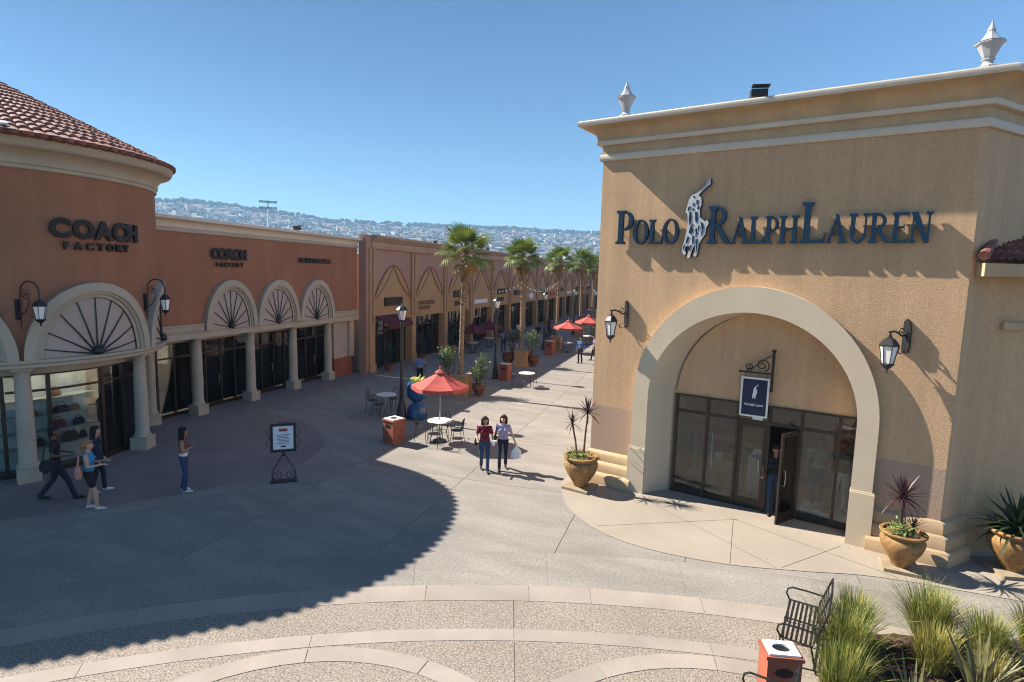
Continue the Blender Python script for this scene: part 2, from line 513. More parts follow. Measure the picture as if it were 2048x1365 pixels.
g = sheet([(-4000, -400), (4000, -400), (4000, 5200), (-4000, 5200)], -0.06, "ground", "ground_base")
structure(g)
pav = sheet([(-60, -30), (60, -30), (60, 150), (-60, 150)], -0.010, "pavement", "groove")
structure(pav)
XL = [-24, -20.2, -16.2, -12.8, -9.4, -5.95, -2.5, 0.12, 3.4, 7.0, 10.6, 14.2]
YL = [2.0 + 4.15 * k for k in range(18)]
slab_cache = {}
for i in range(len(XL) - 1):
    w = XL[i + 1] - XL[i] - 0.014
    key = round(w, 3)
    if key not in slab_cache:
        h = 4.15 - 0.014
        slab_cache[key] = MB().box(-w / 2, w / 2, -h / 2, h / 2, -0.03, 0.0).mesh("slab", "grey_concrete")
    for j in range(len(YL) - 1):
        x, y = (XL[i] + XL[i + 1]) / 2, (YL[j] + YL[j + 1]) / 2
        if x < -16.5 or (x > 8 and y > 16): continue
        inst(slab_cache[key], "slab", pav, (x, y, 0))
sheet([(-16.2, 72.6), (14, 72.6), (14, 140), (-16.2, 140)], 0.0, "far_paving", "grey_concrete", pav)
RC = (3.7, -10.3)
def arc_slab(c, r0, r1, a0, a1, z, n=None, th=0.02):
    n = n or max(2, int(abs(a1 - a0) * r1 / 0.35))
    o = [(c[0] + r1 * cos(a0 + (a1 - a0) * k / n), c[1] + r1 * sin(a0 + (a1 - a0) * k / n)) for k in range(n + 1)]
    i = [(c[0] + r0 * cos(a0 + (a1 - a0) * k / n), c[1] + r0 * sin(a0 + (a1 - a0) * k / n)) for k in range(n + 1)]
    mb = MB()
    rings = [[(p[0], p[1], z - th), (p[0], p[1], z), (q[0], q[1], z), (q[0], q[1], z - th)] for p, q in zip(o, i)]
    mb.loft(rings, closed=True, cap=True)
    return mb
disc = [(RC[0] + 20.9 * cos(radians(a)), RC[1] + 20.9 * sin(radians(a))) for a in range(0, 361, 2)][:-1]
sheet(disc, 0.004, "aggregate_paving", "aggregate", pav)
def ring_row(r0, r1, z, m, angs, name, gap=0.010):
    for a, b in zip(angs[:-1], angs[1:]):
        d = gap / r1 / 2
        arc_slab(RC, r0, r1, radians(a) + d, radians(b) - d, z).build(name, m, pav)
ring_row(21.0, 22.3, 0.004, "grey_concrete", [60, 68, 75.5, 82, 88.4, 93.2, 99.6, 106.6, 113.5, 120.5, 128, 136, 145], "slab")
ring_row(20.5, 21.0, 0.010, "pale_band", [60, 66, 72, 78, 84, 88.8, 93.5, 99.0, 104.5, 107.6, 112.8, 119, 126, 132, 139], "kerb_slab")
ring_row(19.38, 19.68, 0.010, "pale_band", [62, 71, 80.6, 90, 99.2, 108.4, 117.8, 127, 136.4, 146], "kerb_slab")
for a in (62, 80.6, 99.2, 117.8, 136.4):
    cc = (RC[0] + 15.93 * cos(radians(a)), RC[1] + 15.93 * sin(radians(a)))
    for b0, b1 in ((-100, -32), (-32, 0), (0, 32), (32, 100)):
        d = 0.003
        arc_slab(cc, 3.10, 3.42, radians(a + b0) + d, radians(a + b1) - d, 0.012).build("kerb_slab", "pale_band", pav)
# a radial saw cut through the ring paving
mbj = MB()
ja = radians(108.4)
for r0, r1 in ((19.7, 20.48), (15, 19.36)):
    mbj.add([(RC[0] + r * cos(ja) + s * 0.005 * sin(ja), RC[1] + r * sin(ja) - s * 0.005 * cos(ja), 0.007) for r, s in ((r0, -1), (r1, -1), (r1, 1), (r0, 1))], [(0, 1, 2, 3)])
mbj.build("paving_joint", "groove", pav)
# the cream apron in front of the archway store
ap = spline([(-3.35, 15.6), (-3.12, 14.5), (-2.67, 13.46), (-1.76, 12.5), (-0.6, 12.03), (0.9, 11.95), (2.34, 12.2), (3.72, 12.5), (5.6, 12.5), (8.5, 12.4), (12, 12.9)]) + [(12, 18), (-2.0, 17.5)]
sheet(ap, 0.010, "store_apron", "cream_apron", pav)
mbj = MB()
for (x0, y0), (x1, y1) in [((-1.15, 15.0), (1.9, 12.15)), ((1.3, 14.4), (-1.9, 12.75)), ((3.4, 13.75), (2.0, 12.2)), ((1.1, 14.45), (4.2, 12.6)), ((1.2, 14.4), (1.0, 12.0))]:
    d = Vector((x1 - x0, y1 - y0)).normalized() * 0.005
    mbj.add([(x0 - d.y, y0 + d.x, 0.0125), (x1 - d.y, y1 + d.x, 0.0125), (x1 + d.y, y1 - d.x, 0.0125), (x0 + d.y, y0 - d.x, 0.0125)], [(0, 1, 2, 3)])
mbj.build("paving_joint", "groove", pav)
# the pink walk under the shops on the left, with its pale border
edge = spline([(-30, -10.5), (-22, -0.7), (-14.42, 8.05), (-12.56, 10.17), (-11.28, 12.1), (-10.89, 13.68), (-11.46, 15.6), (-12.85, 16.98), (-14.5, 17.9), (-16.1, 18.1)])
walk = edge + [(-16.2, 20.3), (-16.2, 130), (-24, 130), (-40, 40), (-40, -10)]
sheet(walk, 0.012, "shop_walk", "pink_paving", pav)
outer = offset_path(edge, 0.0)
rings = []
n_e = len(edge)
for k, (p, q) in enumerate(zip(edge, offset_path(edge, 1.0))):
    t = k / (n_e - 1)
    w = 0.55 if t < 0.5 else max(0.02, 0.55 * (1 - (t - 0.5) / 0.42))
    q = (p[0] + (q[0] - p[0]) * w, p[1] + (q[1] - p[1]) * w)
    rings.append([(p[0], p[1], -0.01), (p[0], p[1], 0.016), (q[0], q[1], 0.016), (q[0], q[1], -0.01)])
MB().loft(rings, closed=True, cap=True).build("walk_border", "walk_border", pav)
sheet([(-16.55, 18.6), (-16.1, 18.6), (-16.1, 130), (-16.55, 130)], 0.016, "walk_border", "walk_border", pav)
mbj = MB()
for k in range(14):
    y = 4.0 + 3.1 * k
    mbj.add([(-18, y, 0.0145), (-9.9 if 9 < y < 16 else -16.3, y, 0.0145), (-9.9 if 9 < y < 16 else -16.3, y + 0.012, 0.0145), (-18, y + 0.012, 0.0145)], [(0, 1, 2, 3)])
bad = [f for f in mbj.f]
mbj2 = MB()
for k, (x1, y) in enumerate([(-13.2, 9.3), (-11.9, 11.5), (-11.0, 13.7), (-16.6, 20.6), (-16.6, 23.3), (-16.6, 26.2), (-16.6, 30.5), (-16.6, 35.5), (-16.6, 40.5)]):
    mbj2.add([(-18, y, 0.0145), (x1, y, 0.0145), (x1, y + 0.012, 0.0145), (-18, y + 0.012, 0.0145)], [(0, 1, 2, 3)])
mbj2.build("paving_joint", "groove", pav)

# ------------------------------------------------------------------ letters
def text_mesh(name, s, size, depth, m, bold=0.0, sx=1.0):
    cu = bpy.data.curves.new("tmp_text", 'FONT')
    cu.body = s
    cu.size = size
    cu.extrude = depth / 2
    cu.offset = bold
    cu.align_x = 'CENTER'
    cu.resolution_u = 3
    o = bpy.data.objects.new("tmp_text", cu)
    COL.objects.link(o)
    dg = bpy.context.evaluated_depsgraph_get()
    me = bpy.data.meshes.new_from_object(o.evaluated_get(dg))
    bpy.data.objects.remove(o)
    bpy.data.curves.remove(cu)
    # text lies in x-y; stand it up: x right, z up, front towards -y
    me.transform(Matrix(((sx, 0, 0, 0), (0, 0, 1, 0), (0, 1, 0, 0), (0, 0, 0, 1))))
    me.name = name
    me.materials.clear()
    me.materials.append(MATS[m])
    bm = bmesh.new()
    bm.from_mesh(me)
    bmesh.ops.recalc_face_normals(bm, faces=bm.faces)
    bm.to_mesh(me)
    bm.free()
    return me

# ------------------------------------------------------------------ the archway store (big tan building on the right)
POLO = Matrix.Translation((-2.592, 15.542, 0)) @ Matrix.Rotation(radians(-15.42), 4, 'Z')
store = thing("archway_store", "large tan stucco store with deep cream arch, blue serif lettering and heavy cornice", "building", (-2.592, 15.542, 0), radians(-15.42))
WY = 0.30                       # wall plane
SL, SR = -0.12, 7.97            # wall ends
AC, A_O, B_O, A_I, B_I, SPR = 3.94, 2.79, 2.97, 2.38, 2.35, 2.70
def arch_pts(c, a, b, spr, n=40):
    return [(c + a * cos(pi - pi * k / n), spr + b * sin(pi * k / n)) for k in range(n + 1)]
# front wall with the arched opening (the opening is a little smaller than the surround's outer edge)
WT = 9.3
mb = MB()
op = arch_pts(AC, A_O - 0.1, B_O - 0.1, SPR, 40)
xs = [SL] + [p[0] for p in op] + [SR]
def wallface(y):
    vs, fs = [], []
    def quad(a, b, c, d):
        o = len(vs); vs.extend([(a[0], y, a[1]), (b[0], y, b[1]), (c[0], y, c[1]), (d[0], y, d[1])]); fs.append((o, o + 1, o + 2, o + 3))
    quad((SL, 0), (op[0][0], 0), (op[0][0], SPR), (SL, SPR)); quad((SL, SPR), (op[0][0], SPR), (op[0][0], WT), (SL, WT))
    quad((op[-1][0], 0), (SR, 0), (SR, SPR), (op[-1][0], SPR)); quad((op[-1][0], SPR), (SR, SPR), (SR, WT), (op[-1][0], WT))
    for p, q in zip(op[:-1], op[1:]):
        quad(p, q, (q[0], WT), (p[0], WT))
    return vs, fs
mb.add(*wallface(WY)); mb.add(*wallface(WY + 0.35))
mb.loft([[(p[0], WY, p[1]), (p[0], WY + 0.35, p[1])] for p in [(op[0][0], 0)] + op + [(op[-1][0], 0)]], closed=False)
mb.box(SL + 0.001, SL + 0.35, WY + 0.35, 22, 0, WT)          # left side wall
ch = [(SR, WY), (SR + 0.53, WY + 1.0)]                       # the chamfer runs at 45 degrees to the street
mb.build("front_wall", "tan_stucco", store)
# chamfer and right side
cdx = Vector((0.707, 0.707, 0)); CI = POLO.inverted().to_3x3()
cw = CI @ cdx
ww = CI @ Vector((0.951, 0.309, 0))
CE0 = (SR + cw.x * 0.72, WY + cw.y * 0.72)           # where the side wing meets the chamfer
CE = (SR + cw.x * 2.6, WY + cw.y * 2.6)
mb = MB()
mb.prism([(SR - 0.4, WY + 0.36), (SR - 0.001, WY + 0.001), CE, (CE[0] + cw.y * -0.0 - 0.4, CE[1] + 6), (SR - 0.4, 12)], 0, WT)
mb.build("side_wall", "tan_stucco", store)
# darker lower band of render on the front (a repaint up to shoulder height, as in the photograph)
for _a, _b, _z in ((SL, 1.16, 2.2), (6.72, SR, 2.02)):
    MB().box(_a + 0.002, _b, WY - 0.004, WY, 0.9, _z).build("repainted_patch", "mauve_stucco", store)
# roof
mb = MB(); mb.box(SL + 0.35, SR - 0.1, WY + 0.35, 22, 8.6, 8.7); mb.build("roof", "roof_flat", store)
# cornice: mouldings swept round left side, front, chamfer
path = [(SL, 20), (SL, WY), (SR, WY), CE, (CE[0] + 0.05, CE[1] + 7)]
path = path[::1]
def run(prof, name, m):
    mbx = MB(); sweep(mbx, [(p[0], p[1]) for p in path], [(d, z) for d, z in prof]); return mbx.build(name, m, store, smooth=True)
SGN = 1.0
# path goes from the back of the left side to the front, so its right-hand side must face outwards
_t = Vector((0, -1)); _right = Vector((_t.y, -_t.x))          # = (-1, 0): outwards on the left side
run([(-0.2, 8.90), (0.055, 8.90), (0.075, 8.93), (0.075, 9.04), (0.055, 9.07), (-0.2, 9.07)], "cornice_band", "cornice_pale")
run([(-0.2, 9.071), (0.025, 9.071), (0.025, 9.30), (-0.2, 9.30)], "cornice_frieze", "cornice_tan")
cove = [(0.13 + 0.37 * (1 - cos(t * pi / 16)), 9.42 + 0.33 * sin(t * pi / 16)) for t in range(9)]
run([(-0.2, 9.301), (0.13, 9.301), (0.15, 9.33), (0.15, 9.40), (0.13, 9.42), (-0.2, 9.42)], "cornice_fillet", "cornice_pale")
run([(-0.2, 9.421)] + [(d, z + 0.001) for d, z in cove] + [(-0.2, 9.751)], "cornice_cove", "cornice_tan")
run([(-0.2, 9.752), (0.525, 9.752), (0.54, 9.77), (0.54, 9.86), (0.51, 9.89), (-0.2, 9.89)], "cornice_crown", "cornice_pale")
# base courses, stepped, both sides of the arch
def base(p, name="base_course"):
    for d, z0, z1 in ((0.10, 0.62, 0.90), (0.20, 0.33, 0.62), (0.30, 0.0, 0.33)):
        mbx = MB()
        sweep(mbx, p, [(-0.05, z0 + 0.001), (d, z0 + 0.001), (d, z1 - 0.09), (d - 0.03, z1 - 0.04), (d - 0.10 + 0.004, z1), (-0.05, z1)])
        mbx.build(name, "cornice_tan", store, smooth=True)
base([(SL, 12), (SL, WY), (AC - A_O + 0.04, WY)])
base([(AC + A_O - 0.04, WY), (SR, WY), CE0])
# arch surround: front face, outer edge, splayed reveal to the shopfront
AY, BY = 0.10, 0.86             # front of surround, shopfront plane
outer_c = [(AC - A_O, 0.0)] + arch_pts(AC, A_O, B_O, SPR) + [(AC + A_O, 0.0)]
inner_c = [(AC - A_I, 0.0)] + arch_pts(AC, A_I, B_I, SPR) + [(AC + A_I, 0.0)]
BCx, BA = (2.11 + 6.315) / 2, (6.315 - 2.11) / 2
back_c = [(2.11, 0.0)] + arch_pts(BCx, BA, 2.28, 2.72) + [(6.315, 0.0)]
mb = MB()
mb.loft([[(o[0], WY + 0.02, o[1]), (o[0], AY + 0.02, o[1]), (o[0] + (0.02 if o[0] < AC else -0.02) * 0, AY, o[1]), (i[0], AY, i[1]), (b[0], BY + 0.15, b[1])] for o, i, b in zip(outer_c, inner_c, back_c)], closed=False)
mb.build("arch_surround", "cream_stucco", store, smooth=True)
for x0, x1 in ((AC - A_O - 0.05, AC - A_I + 0.012), (AC + A_I - 0.012, AC + A_O + 0.05)):
    mbx = MB(); mbx.box(x0, x1, AY - 0.04, WY + 0.1, 0.0, 1.22); mbx.prism([(x0, AY - 0.04), (x1, AY - 0.04), (x1, WY), (x0, WY)], 1.22, 1.225)
    mbx.box(x0 + 0.02, x1 - 0.005, AY - 0.02, WY, 1.225, 1.26)
    mbx.build("arch_plinth", "cream_stucco", store)
# tympanum over the shopfront
HZ = 2.74
mb = MB()
tp = [p for p in back_c if p[1] > HZ]
tp = [(2.0, HZ)] + [(p[0], p[1] + 0.02) for p in tp] + [(6.4, HZ)]
mb.add([(x, BY, z) for x, z in tp], [tuple(range(len(tp)))])
mb.build("tympanum", "tan_stucco", store)
# shopfront: bronze frames, panes, doors
MUL = [2.13, 2.95, 3.71, 4.46, 5.18, 5.98, 6.33]
TRZ = 2.28
for k, s in enumerate(MUL):
    MB().box(s - 0.035, s + 0.035, BY - 0.05, BY + 0.06, 0.0, HZ).build("mullion", "bronze_frame", store)
for k in range(6):
    a, b = MUL[k] + 0.036, MUL[k + 1] - 0.036
    MB().box(a, b, BY - 0.04, BY + 0.05, TRZ - 0.035, TRZ + 0.035).build("transom", "bronze_frame", store)
    MB().box(a, b, BY - 0.04, BY + 0.05, HZ - 0.05, HZ + 0.0).build("head_rail", "bronze_frame", store)
    MB().box(a, b, BY, BY + 0.008, TRZ + 0.036, HZ - 0.052).build("pane", "dark_glass", store)
    if k in (0, 1, 4, 5):
        MB().box(a, b, BY - 0.04, BY + 0.05, 0.0, 0.16).build("sill_rail", "bronze_frame", store)
        MB().box(a, b, BY, BY + 0.008, 0.162, TRZ - 0.036).build("pane", "dark_glass", store)
def door(w, h, hinge, ang, flip):
    """A glazed door leaf: hinge at local x = 0, running to +w."""
    d = MB()
    d.box(0, 0.085, -0.022, 0.022, 0.01, h); d.box(w - 0.085, w, -0.022, 0.022, 0.01, h)
    d.box(0.086, w - 0.086, -0.021, 0.021, 0.01, 0.27); d.box(0.086, w - 0.086, -0.021, 0.021, h - 0.1, h)
    o = d.build("door", "bronze_frame", store)
    o.location = hinge
    o.rotation_euler[2] = ang
    MB().box(0.084, w - 0.084, -0.004, 0.004, 0.272, h - 0.102).build("pane", "dark_glass", o)
    for s in (-1, 1):
        MB().tube([(w - 0.13, 0.02 * s, 0.95), (w - 0.13, 0.075 * s, 0.97), (w - 0.13, 0.085 * s, 1.15), (w - 0.13, 0.075 * s, 1.33), (w - 0.13, 0.02 * s, 1.35)], 0.012, 6).build("handle", "steel", o)
    return o
door(0.67, TRZ - 0.04, (3.75, BY, 0), 0.0, False)
door(0.70, TRZ - 0.04, (5.14, BY - 0.05, 0), radians(180 + 66), True)
MB().box(4.06, 4.30, BY - 0.062, BY - 0.055, 2.34, 2.46).build("door_number_plate", "white_paint", store)
# interior seen through the glass
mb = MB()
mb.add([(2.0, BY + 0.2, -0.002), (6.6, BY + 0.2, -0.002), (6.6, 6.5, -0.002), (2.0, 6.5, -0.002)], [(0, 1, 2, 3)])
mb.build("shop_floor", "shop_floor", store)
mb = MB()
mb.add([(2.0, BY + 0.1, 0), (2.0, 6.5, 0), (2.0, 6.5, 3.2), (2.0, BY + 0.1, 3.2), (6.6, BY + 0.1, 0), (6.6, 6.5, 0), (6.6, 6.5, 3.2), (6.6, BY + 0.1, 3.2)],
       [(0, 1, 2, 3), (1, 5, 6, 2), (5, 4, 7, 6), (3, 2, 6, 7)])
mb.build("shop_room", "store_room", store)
for _s in (2.7, 3.6, 4.5, 5.4, 6.0):
    for _y in (1.6, 2.8, 4.4):
        MB().lathe([(0.0, 0.0), (0.09, 0.0), (0.09, 0.012), (0.0, 0.012)], 10).build("downlight", "store_fill_lamp", store, loc=(_s, _y, 3.17))  # added fill lamps, so the room and doorway figure read through the glass
# hanging sign bracket in the arch: separate thing further down

# lettering: capitals with serifs, each letter a part
def serif_letter(chm, h, m="navy_letter", depth=0.06):
    """One serif capital, x from 0, z from 0 to h, front at y = -depth. Pieces overlap with 2 mm steps so that no faces coincide."""
    mb = MB()
    w_st, w_th, se, st = 0.19 * h, 0.085 * h, 0.10 * h, 0.055 * h
    lvl = [0]
    def poly(p):
        lvl[0] += 1
        e = 0.0012 * lvl[0]
        n = len(p)
        vs = [(x, -depth - e, z) for x, z in p] + [(x, 0, z) for x, z in p]
        fs = [tuple(range(n)), tuple(range(2 * n - 1, n - 1, -1))] + [(i, i + n, (i + 1) % n + n, (i + 1) % n) for i in range(n)]
        mb.add(vs, fs)
    def rect(x0, x1, z0, z1): poly([(x0, z0), (x1, z0), (x1, z1), (x0, z1)])
    def stem(x0, w, z0=0.0, z1=None):
        z1 = h if z1 is None else z1
        rect(x0, x0 + w, z0, z1)
    def serif(x0, w, z, top):
        s = -1 if top else 1
        poly([(x0 - se, z), (x0 + w + se, z), (x0 + w + se * 0.9, z + s * st), (x0 + w, z + s * st * 2.0), (x0, z + s * st * 2.0), (x0 - se * 0.9, z + s * st)])
    def bowl(x0, zc, rx, rz, t_v, t_h, a0, a1, n=14):
        for k in range(n):
            t0, t1 = a0 + (a1 - a0) * k / n, a0 + (a1 - a0) * (k + 1) / n
            P0 = (x0 + rx * cos(t0), zc + rz * sin(t0)); P1 = (x0 + rx * cos(t1), zc + rz * sin(t1))
            Q0 = (x0 + (rx - t_v) * cos(t0), zc + (rz - t_h) * sin(t0)); Q1 = (x0 + (rx - t_v) * cos(t1), zc + (rz - t_h) * sin(t1))
            vs = [(p[0], -depth, p[1]) for p in (P0, P1, Q1, Q0)] + [(p[0], 0, p[1]) for p in (P0, P1, Q1, Q0)]
            mb.add(vs, [(0, 1, 2, 3), (7, 6, 5, 4), (0, 4, 5, 1), (2, 6, 7, 3)])
    W = 0
    if chm == 'P' or chm == 'R':
        stem(se, w_st); serif(se, w_st, 0, False); serif(se, w_st, h, True)
        zc, rz = (0.70 * h, 0.30 * h) if chm == 'P' else (0.73 * h, 0.27 * h)
        bowl(se + w_st, zc, 0.42 * h, rz, 0.17 * h, 0.06 * h, -pi / 2, pi / 2)
        W = se + w_st + 0.42 * h
        if chm == 'R':
            poly([(se + w_st, 0.50 * h), (se + w_st + 0.16 * h, 0.50 * h), (se + w_st + 0.62 * h, 0.0), (se + w_st + 0.38 * h, 0.0)])
            W = se + w_st + 0.60 * h
    elif chm == 'O':
        bowl(0.44 * h, 0.5 * h, 0.44 * h, 0.52 * h, 0.19 * h, 0.065 * h, 0, 2 * pi, 28)
        W = 0.88 * h
    elif chm == 'L':
        stem(se, w_st); serif(se, w_st, h, True); serif(se, w_st, 0, False)
        poly([(se + w_st, 0), (se + 0.66 * h, 0), (se + 0.70 * h, 0.28 * h), (se + 0.62 * h, 0.10 * h), (se + w_st, 0.075 * h)])
        W = se + 0.68 * h
    elif chm == 'A':
        poly([(0.10 * h, 0), (0.18 * h, 0), (0.50 * h, 0.88 * h), (0.46 * h, 1.0 * h)])
        poly([(0.40 * h, 1.0 * h), (0.54 * h, 1.0 * h), (0.92 * h, 0), (0.70 * h, 0)])
        rect(0.27 * h, 0.68 * h, 0.28 * h, 0.35 * h)
        rect(0.02 * h, 0.28 * h, 0, st); rect(0.60 * h, 1.0 * h, 0, st)
        W = 0.98 * h
    elif chm == 'H':
        for x in (se, se + w_st + 0.40 * h):
            stem(x, w_st); serif(x, w_st, 0, False); serif(x, w_st, h, True)
        rect(se + w_st, se + w_st + 0.40 * h, 0.47 * h, 0.55 * h)
        W = se * 2 + 2 * w_st + 0.40 * h
    elif chm == 'U':
        stem(se, w_st, 0.32 * h); serif(se, w_st, h, True)
        x2 = se + w_st + 0.40 * h
        stem(x2, w_th, 0.32 * h); serif(x2, w_th, h, True)
        bowl(se + (w_st + 0.40 * h + w_th) / 2, 0.33 * h, (w_st + 0.40 * h + w_th) / 2, 0.35 * h, 0.14 * h, 0.09 * h, pi, 2 * pi)
        W = x2 + w_th + se
    elif chm == 'E':
        stem(se, w_st); serif(se, w_st, 0, False); serif(se, w_st, h, True)
        poly([(se + w_st, 0), (se + 0.60 * h, 0), (se + 0.64 * h, 0.26 * h), (se + 0.57 * h, 0.10 * h), (se + w_st, 0.075 * h)])
        poly([(se + w_st, h), (se + w_st, 0.925 * h), (se + 0.54 * h, 0.90 * h), (se + 0.60 * h, 0.76 * h), (se + 0.58 * h, h)])
        poly([(se + w_st, 0.48 * h), (se + 0.40 * h, 0.48 * h), (se + 0.44 * h, 0.38 * h), (se + 0.44 * h, 0.66 * h), (se + 0.40 * h, 0.55 * h), (se + w_st, 0.55 * h)])
        W = se + 0.62 * h
    elif chm == 'N':
        stem(se, w_th); serif(se, w_th, 0, False)
        x2 = se + w_th + 0.52 * h
        stem(x2, w_th); serif(x2, w_th, h, True)
        poly([(se - 0.08 * h, h), (se + 0.20 * h, h), (x2 + w_th, 0.0), (x2 - 0.10 * h, 0.0)])
        W = x2 + w_th + se
    return mb, W
sign = thing("shop_sign", "dark blue raised serif lettering across the tan facade above the big arch", "sign", (-2.592, 15.542, 0), radians(-15.42))
SY = 0.30 - 0.05
def word(s, x0, x1, z, big, small):
    ws = [serif_letter(c, big if i == 0 else small)[1] for i, c in enumerate(s)]
    k = (x1 - x0) / sum(ws)
    x = x0
    for i, c in enumerate(s):
        mb, W = serif_letter(c, big if i == 0 else small, depth=0.10)
        o = mb.build("letter", "navy_letter", sign, fix=False)
        o.location = (x, SY, z)
        o.scale = (k * 0.985, 1, 1)
        MB().tube([(0.17, -0.01, 0.30), (0.17, 0.052, 0.30)], 0.012, 5).build("stand_off", "navy_letter", o)
        x += W * k
word("POLO", 0.40, 2.10, 6.68, 0.88, 0.62)
word("RALPH", 2.80, 4.83, 6.68, 0.90, 0.62)
word("LAUREN", 4.86, 7.28, 6.68, 0.90, 0.62)
# ------------------------------------------------------------------ the round terracotta shop (left)
TC = (-19.8, 11.7)
QK = -50.0
N1 = Vector((cos(radians(QK)), sin(radians(QK))))
T1 = Vector((-sin(radians(QK)), cos(radians(QK))))
def tw(q, r, z=0.0, ds=0.0):
    """A point on the rounded shop's plan: q in degrees round the nose, running straight on past QK."""
    if q >= QK:
        a = radians(q)
        return (TC[0] + r * cos(a), TC[1] + r * sin(a), z)
    L = (q - QK) * pi / 180 * 3.7
    return (TC[0] + r * N1.x + L * T1.x, TC[1] + r * N1.y + L * T1.y, z)
def tw_dir(q):
    return radians(max(q, QK))
def tw_sweep(mb, prof, q0, q1, step=3.0, eave=False):
    n = max(2, int((q1 - q0) / step))
    rings = []
    for k in range(n + 1):
        q = q0 + (q1 - q0) * k / n
        o_ = eave_ov(q)
        rings.append([tw(q, r if r <= 3.95 or not eave else 3.95 + (r - 3.95) * o_, z) for r, z in prof])
    mb.loft(rings, closed=True, cap=True)
    return mb
def eave_ov(q):
    """How much of the roof's overhang is left: full on the plaza side, dying out where the drum meets the wing."""
    t = max(0.0, min(1.0, (q - 25) / 50))
    return 1 - 0.85 * t * t * (3 - 2 * t)
Q0, Q1 = -190.0, 100.0
tower = thing("round_shop", "terracotta shop with rounded corner, red tile roof and cream fanlight arches", "building")
tw_sweep(MB(), [(3.55, 3.2), (3.9, 3.2), (3.9, 8.2), (3.55, 8.2)], Q0, Q1).build("drum_wall", "terracotta_stucco", tower, smooth=True)
tw_sweep(MB(), [(3.4, 3.04), (4.0, 3.04), (4.02, 3.06), (4.02, 3.14), (4.08, 3.18), (4.08, 3.25), (3.4, 3.25)], Q0, Q1).build("entablature", "coach_cream", tower, smooth=True)
tw_sweep(MB(), [(3.19, 2.80), (3.42, 2.80), (3.42, 3.03), (3.19, 3.03)], Q0, 96).build("soffit_band", "coach_cream", tower, smooth=True)
tw_sweep(MB(), [(3.5, 8.08), (3.95, 8.08), (3.97, 8.10), (3.97, 8.17), (4.02, 8.2), (4.02, 8.24)] + [(4.02 + 0.5 * (1 - cos(t * pi / 12)), 8.24 + 0.30 * sin(t * pi / 12)) for t in range(1, 7)]
         + [(4.54, 8.56), (4.58, 8.60), (4.62, 8.70), (4.62, 8.76), (3.5, 8.76)], Q0, Q1, eave=True).build("cornice", "coach_cream", tower, smooth=True)
# tile roof: barrel tiles in stepped courses (fine repeated relief, one part)
RM = 0.475
EAVE_R, EAVE_Z = 4.84, 8.79
RSH = Vector((-0.10, -0.22, 0))
def roof_pt(q, t, lift):
    """t from 0 at the eave to 1 at the apex or ridge."""
    ov = eave_ov(q)
    e = Vector(tw(q, 3.9 + (EAVE_R - 3.9) * ov, EAVE_Z)) + RSH * ov
    L = max(0.0, (QK - q) * pi / 180 * 3.7)
    tt = L / 0.94
    top = Vector((TC[0] - 0.94 * tt, TC[1] - 0.342 * tt, EAVE_Z + RM * (EAVE_R + 0.342 * tt))) + RSH
    p = e.lerp(top, t)
    p.z += lift
    return tuple(p)
mb = MB()
NT = 0
qs = []
q = -190.0
dq = 0.27 / EAVE_R * 180 / pi
while q < 118:
    step = dq if q >= QK else 0.27 / 3.7 * 180 / pi
    for s in range(6):
        qs.append((q + step * s / 6, 0.055 * abs(sin(pi * s / 6)) ** 0.8))
    q += step
courses = 15
rings = []
jit = [random.uniform(-0.006, 0.006) for _ in range(len(qs) + 6)]
for c in range(courses):
    for t, l in ((c / courses, 0.05), ((c + 1) / courses - 0.004, 0.0)):
        fade = 1.0 - 0.75 * t
        rings.append([roof_pt(q, t - (0.030 * w / 0.055 - 0.008 if c == 0 and l else 0.0), w * fade + l + (jit[i // 6] if c % 2 else -jit[i // 6])) for i, (q, w) in enumerate(qs)])
mb.loft(rings, closed=False)
# tile undersides at the eave so that the scalloped edge has thickness
mb.loft([[roof_pt(q, -(0.030 * w / 0.055 - 0.008), w + 0.05) for q, w in qs], [roof_pt(q, -(0.030 * w / 0.055 - 0.008), max(-0.02, w * 0.5 - 0.02)) for q, w in qs], [tw(q, 3.9 + 0.62 * eave_ov(q), 8.74) for q, w in qs]], closed=False)
o = mb.build("tile_roof", "roof_tile", tower, smooth=True, fix=False)
o["kind"] = "stuff"
MB().tube([roof_pt(q_, 1.0, 0.08) for q_ in (-190, -120, QK - 0.01)] , 0.11, 8).build("ridge_cap", "roof_tile", tower, smooth=True)
# a few loose pale tiles lifted near the gutter
for q_, t_ in ((-27.5, 0.10), (-26.0, 0.045), (-30, 0.13)):
    p = roof_pt(q_, t_, 0.10)
    mbx = MB(); mbx.box(-0.07, 0.07, -0.10, 0.10, -0.02, 0.03)
    o = mbx.build("mortar_patch", "white_paint", tower); o.location = p; o.rotation_euler = (0.2, 0.4, radians(q_ + 20))
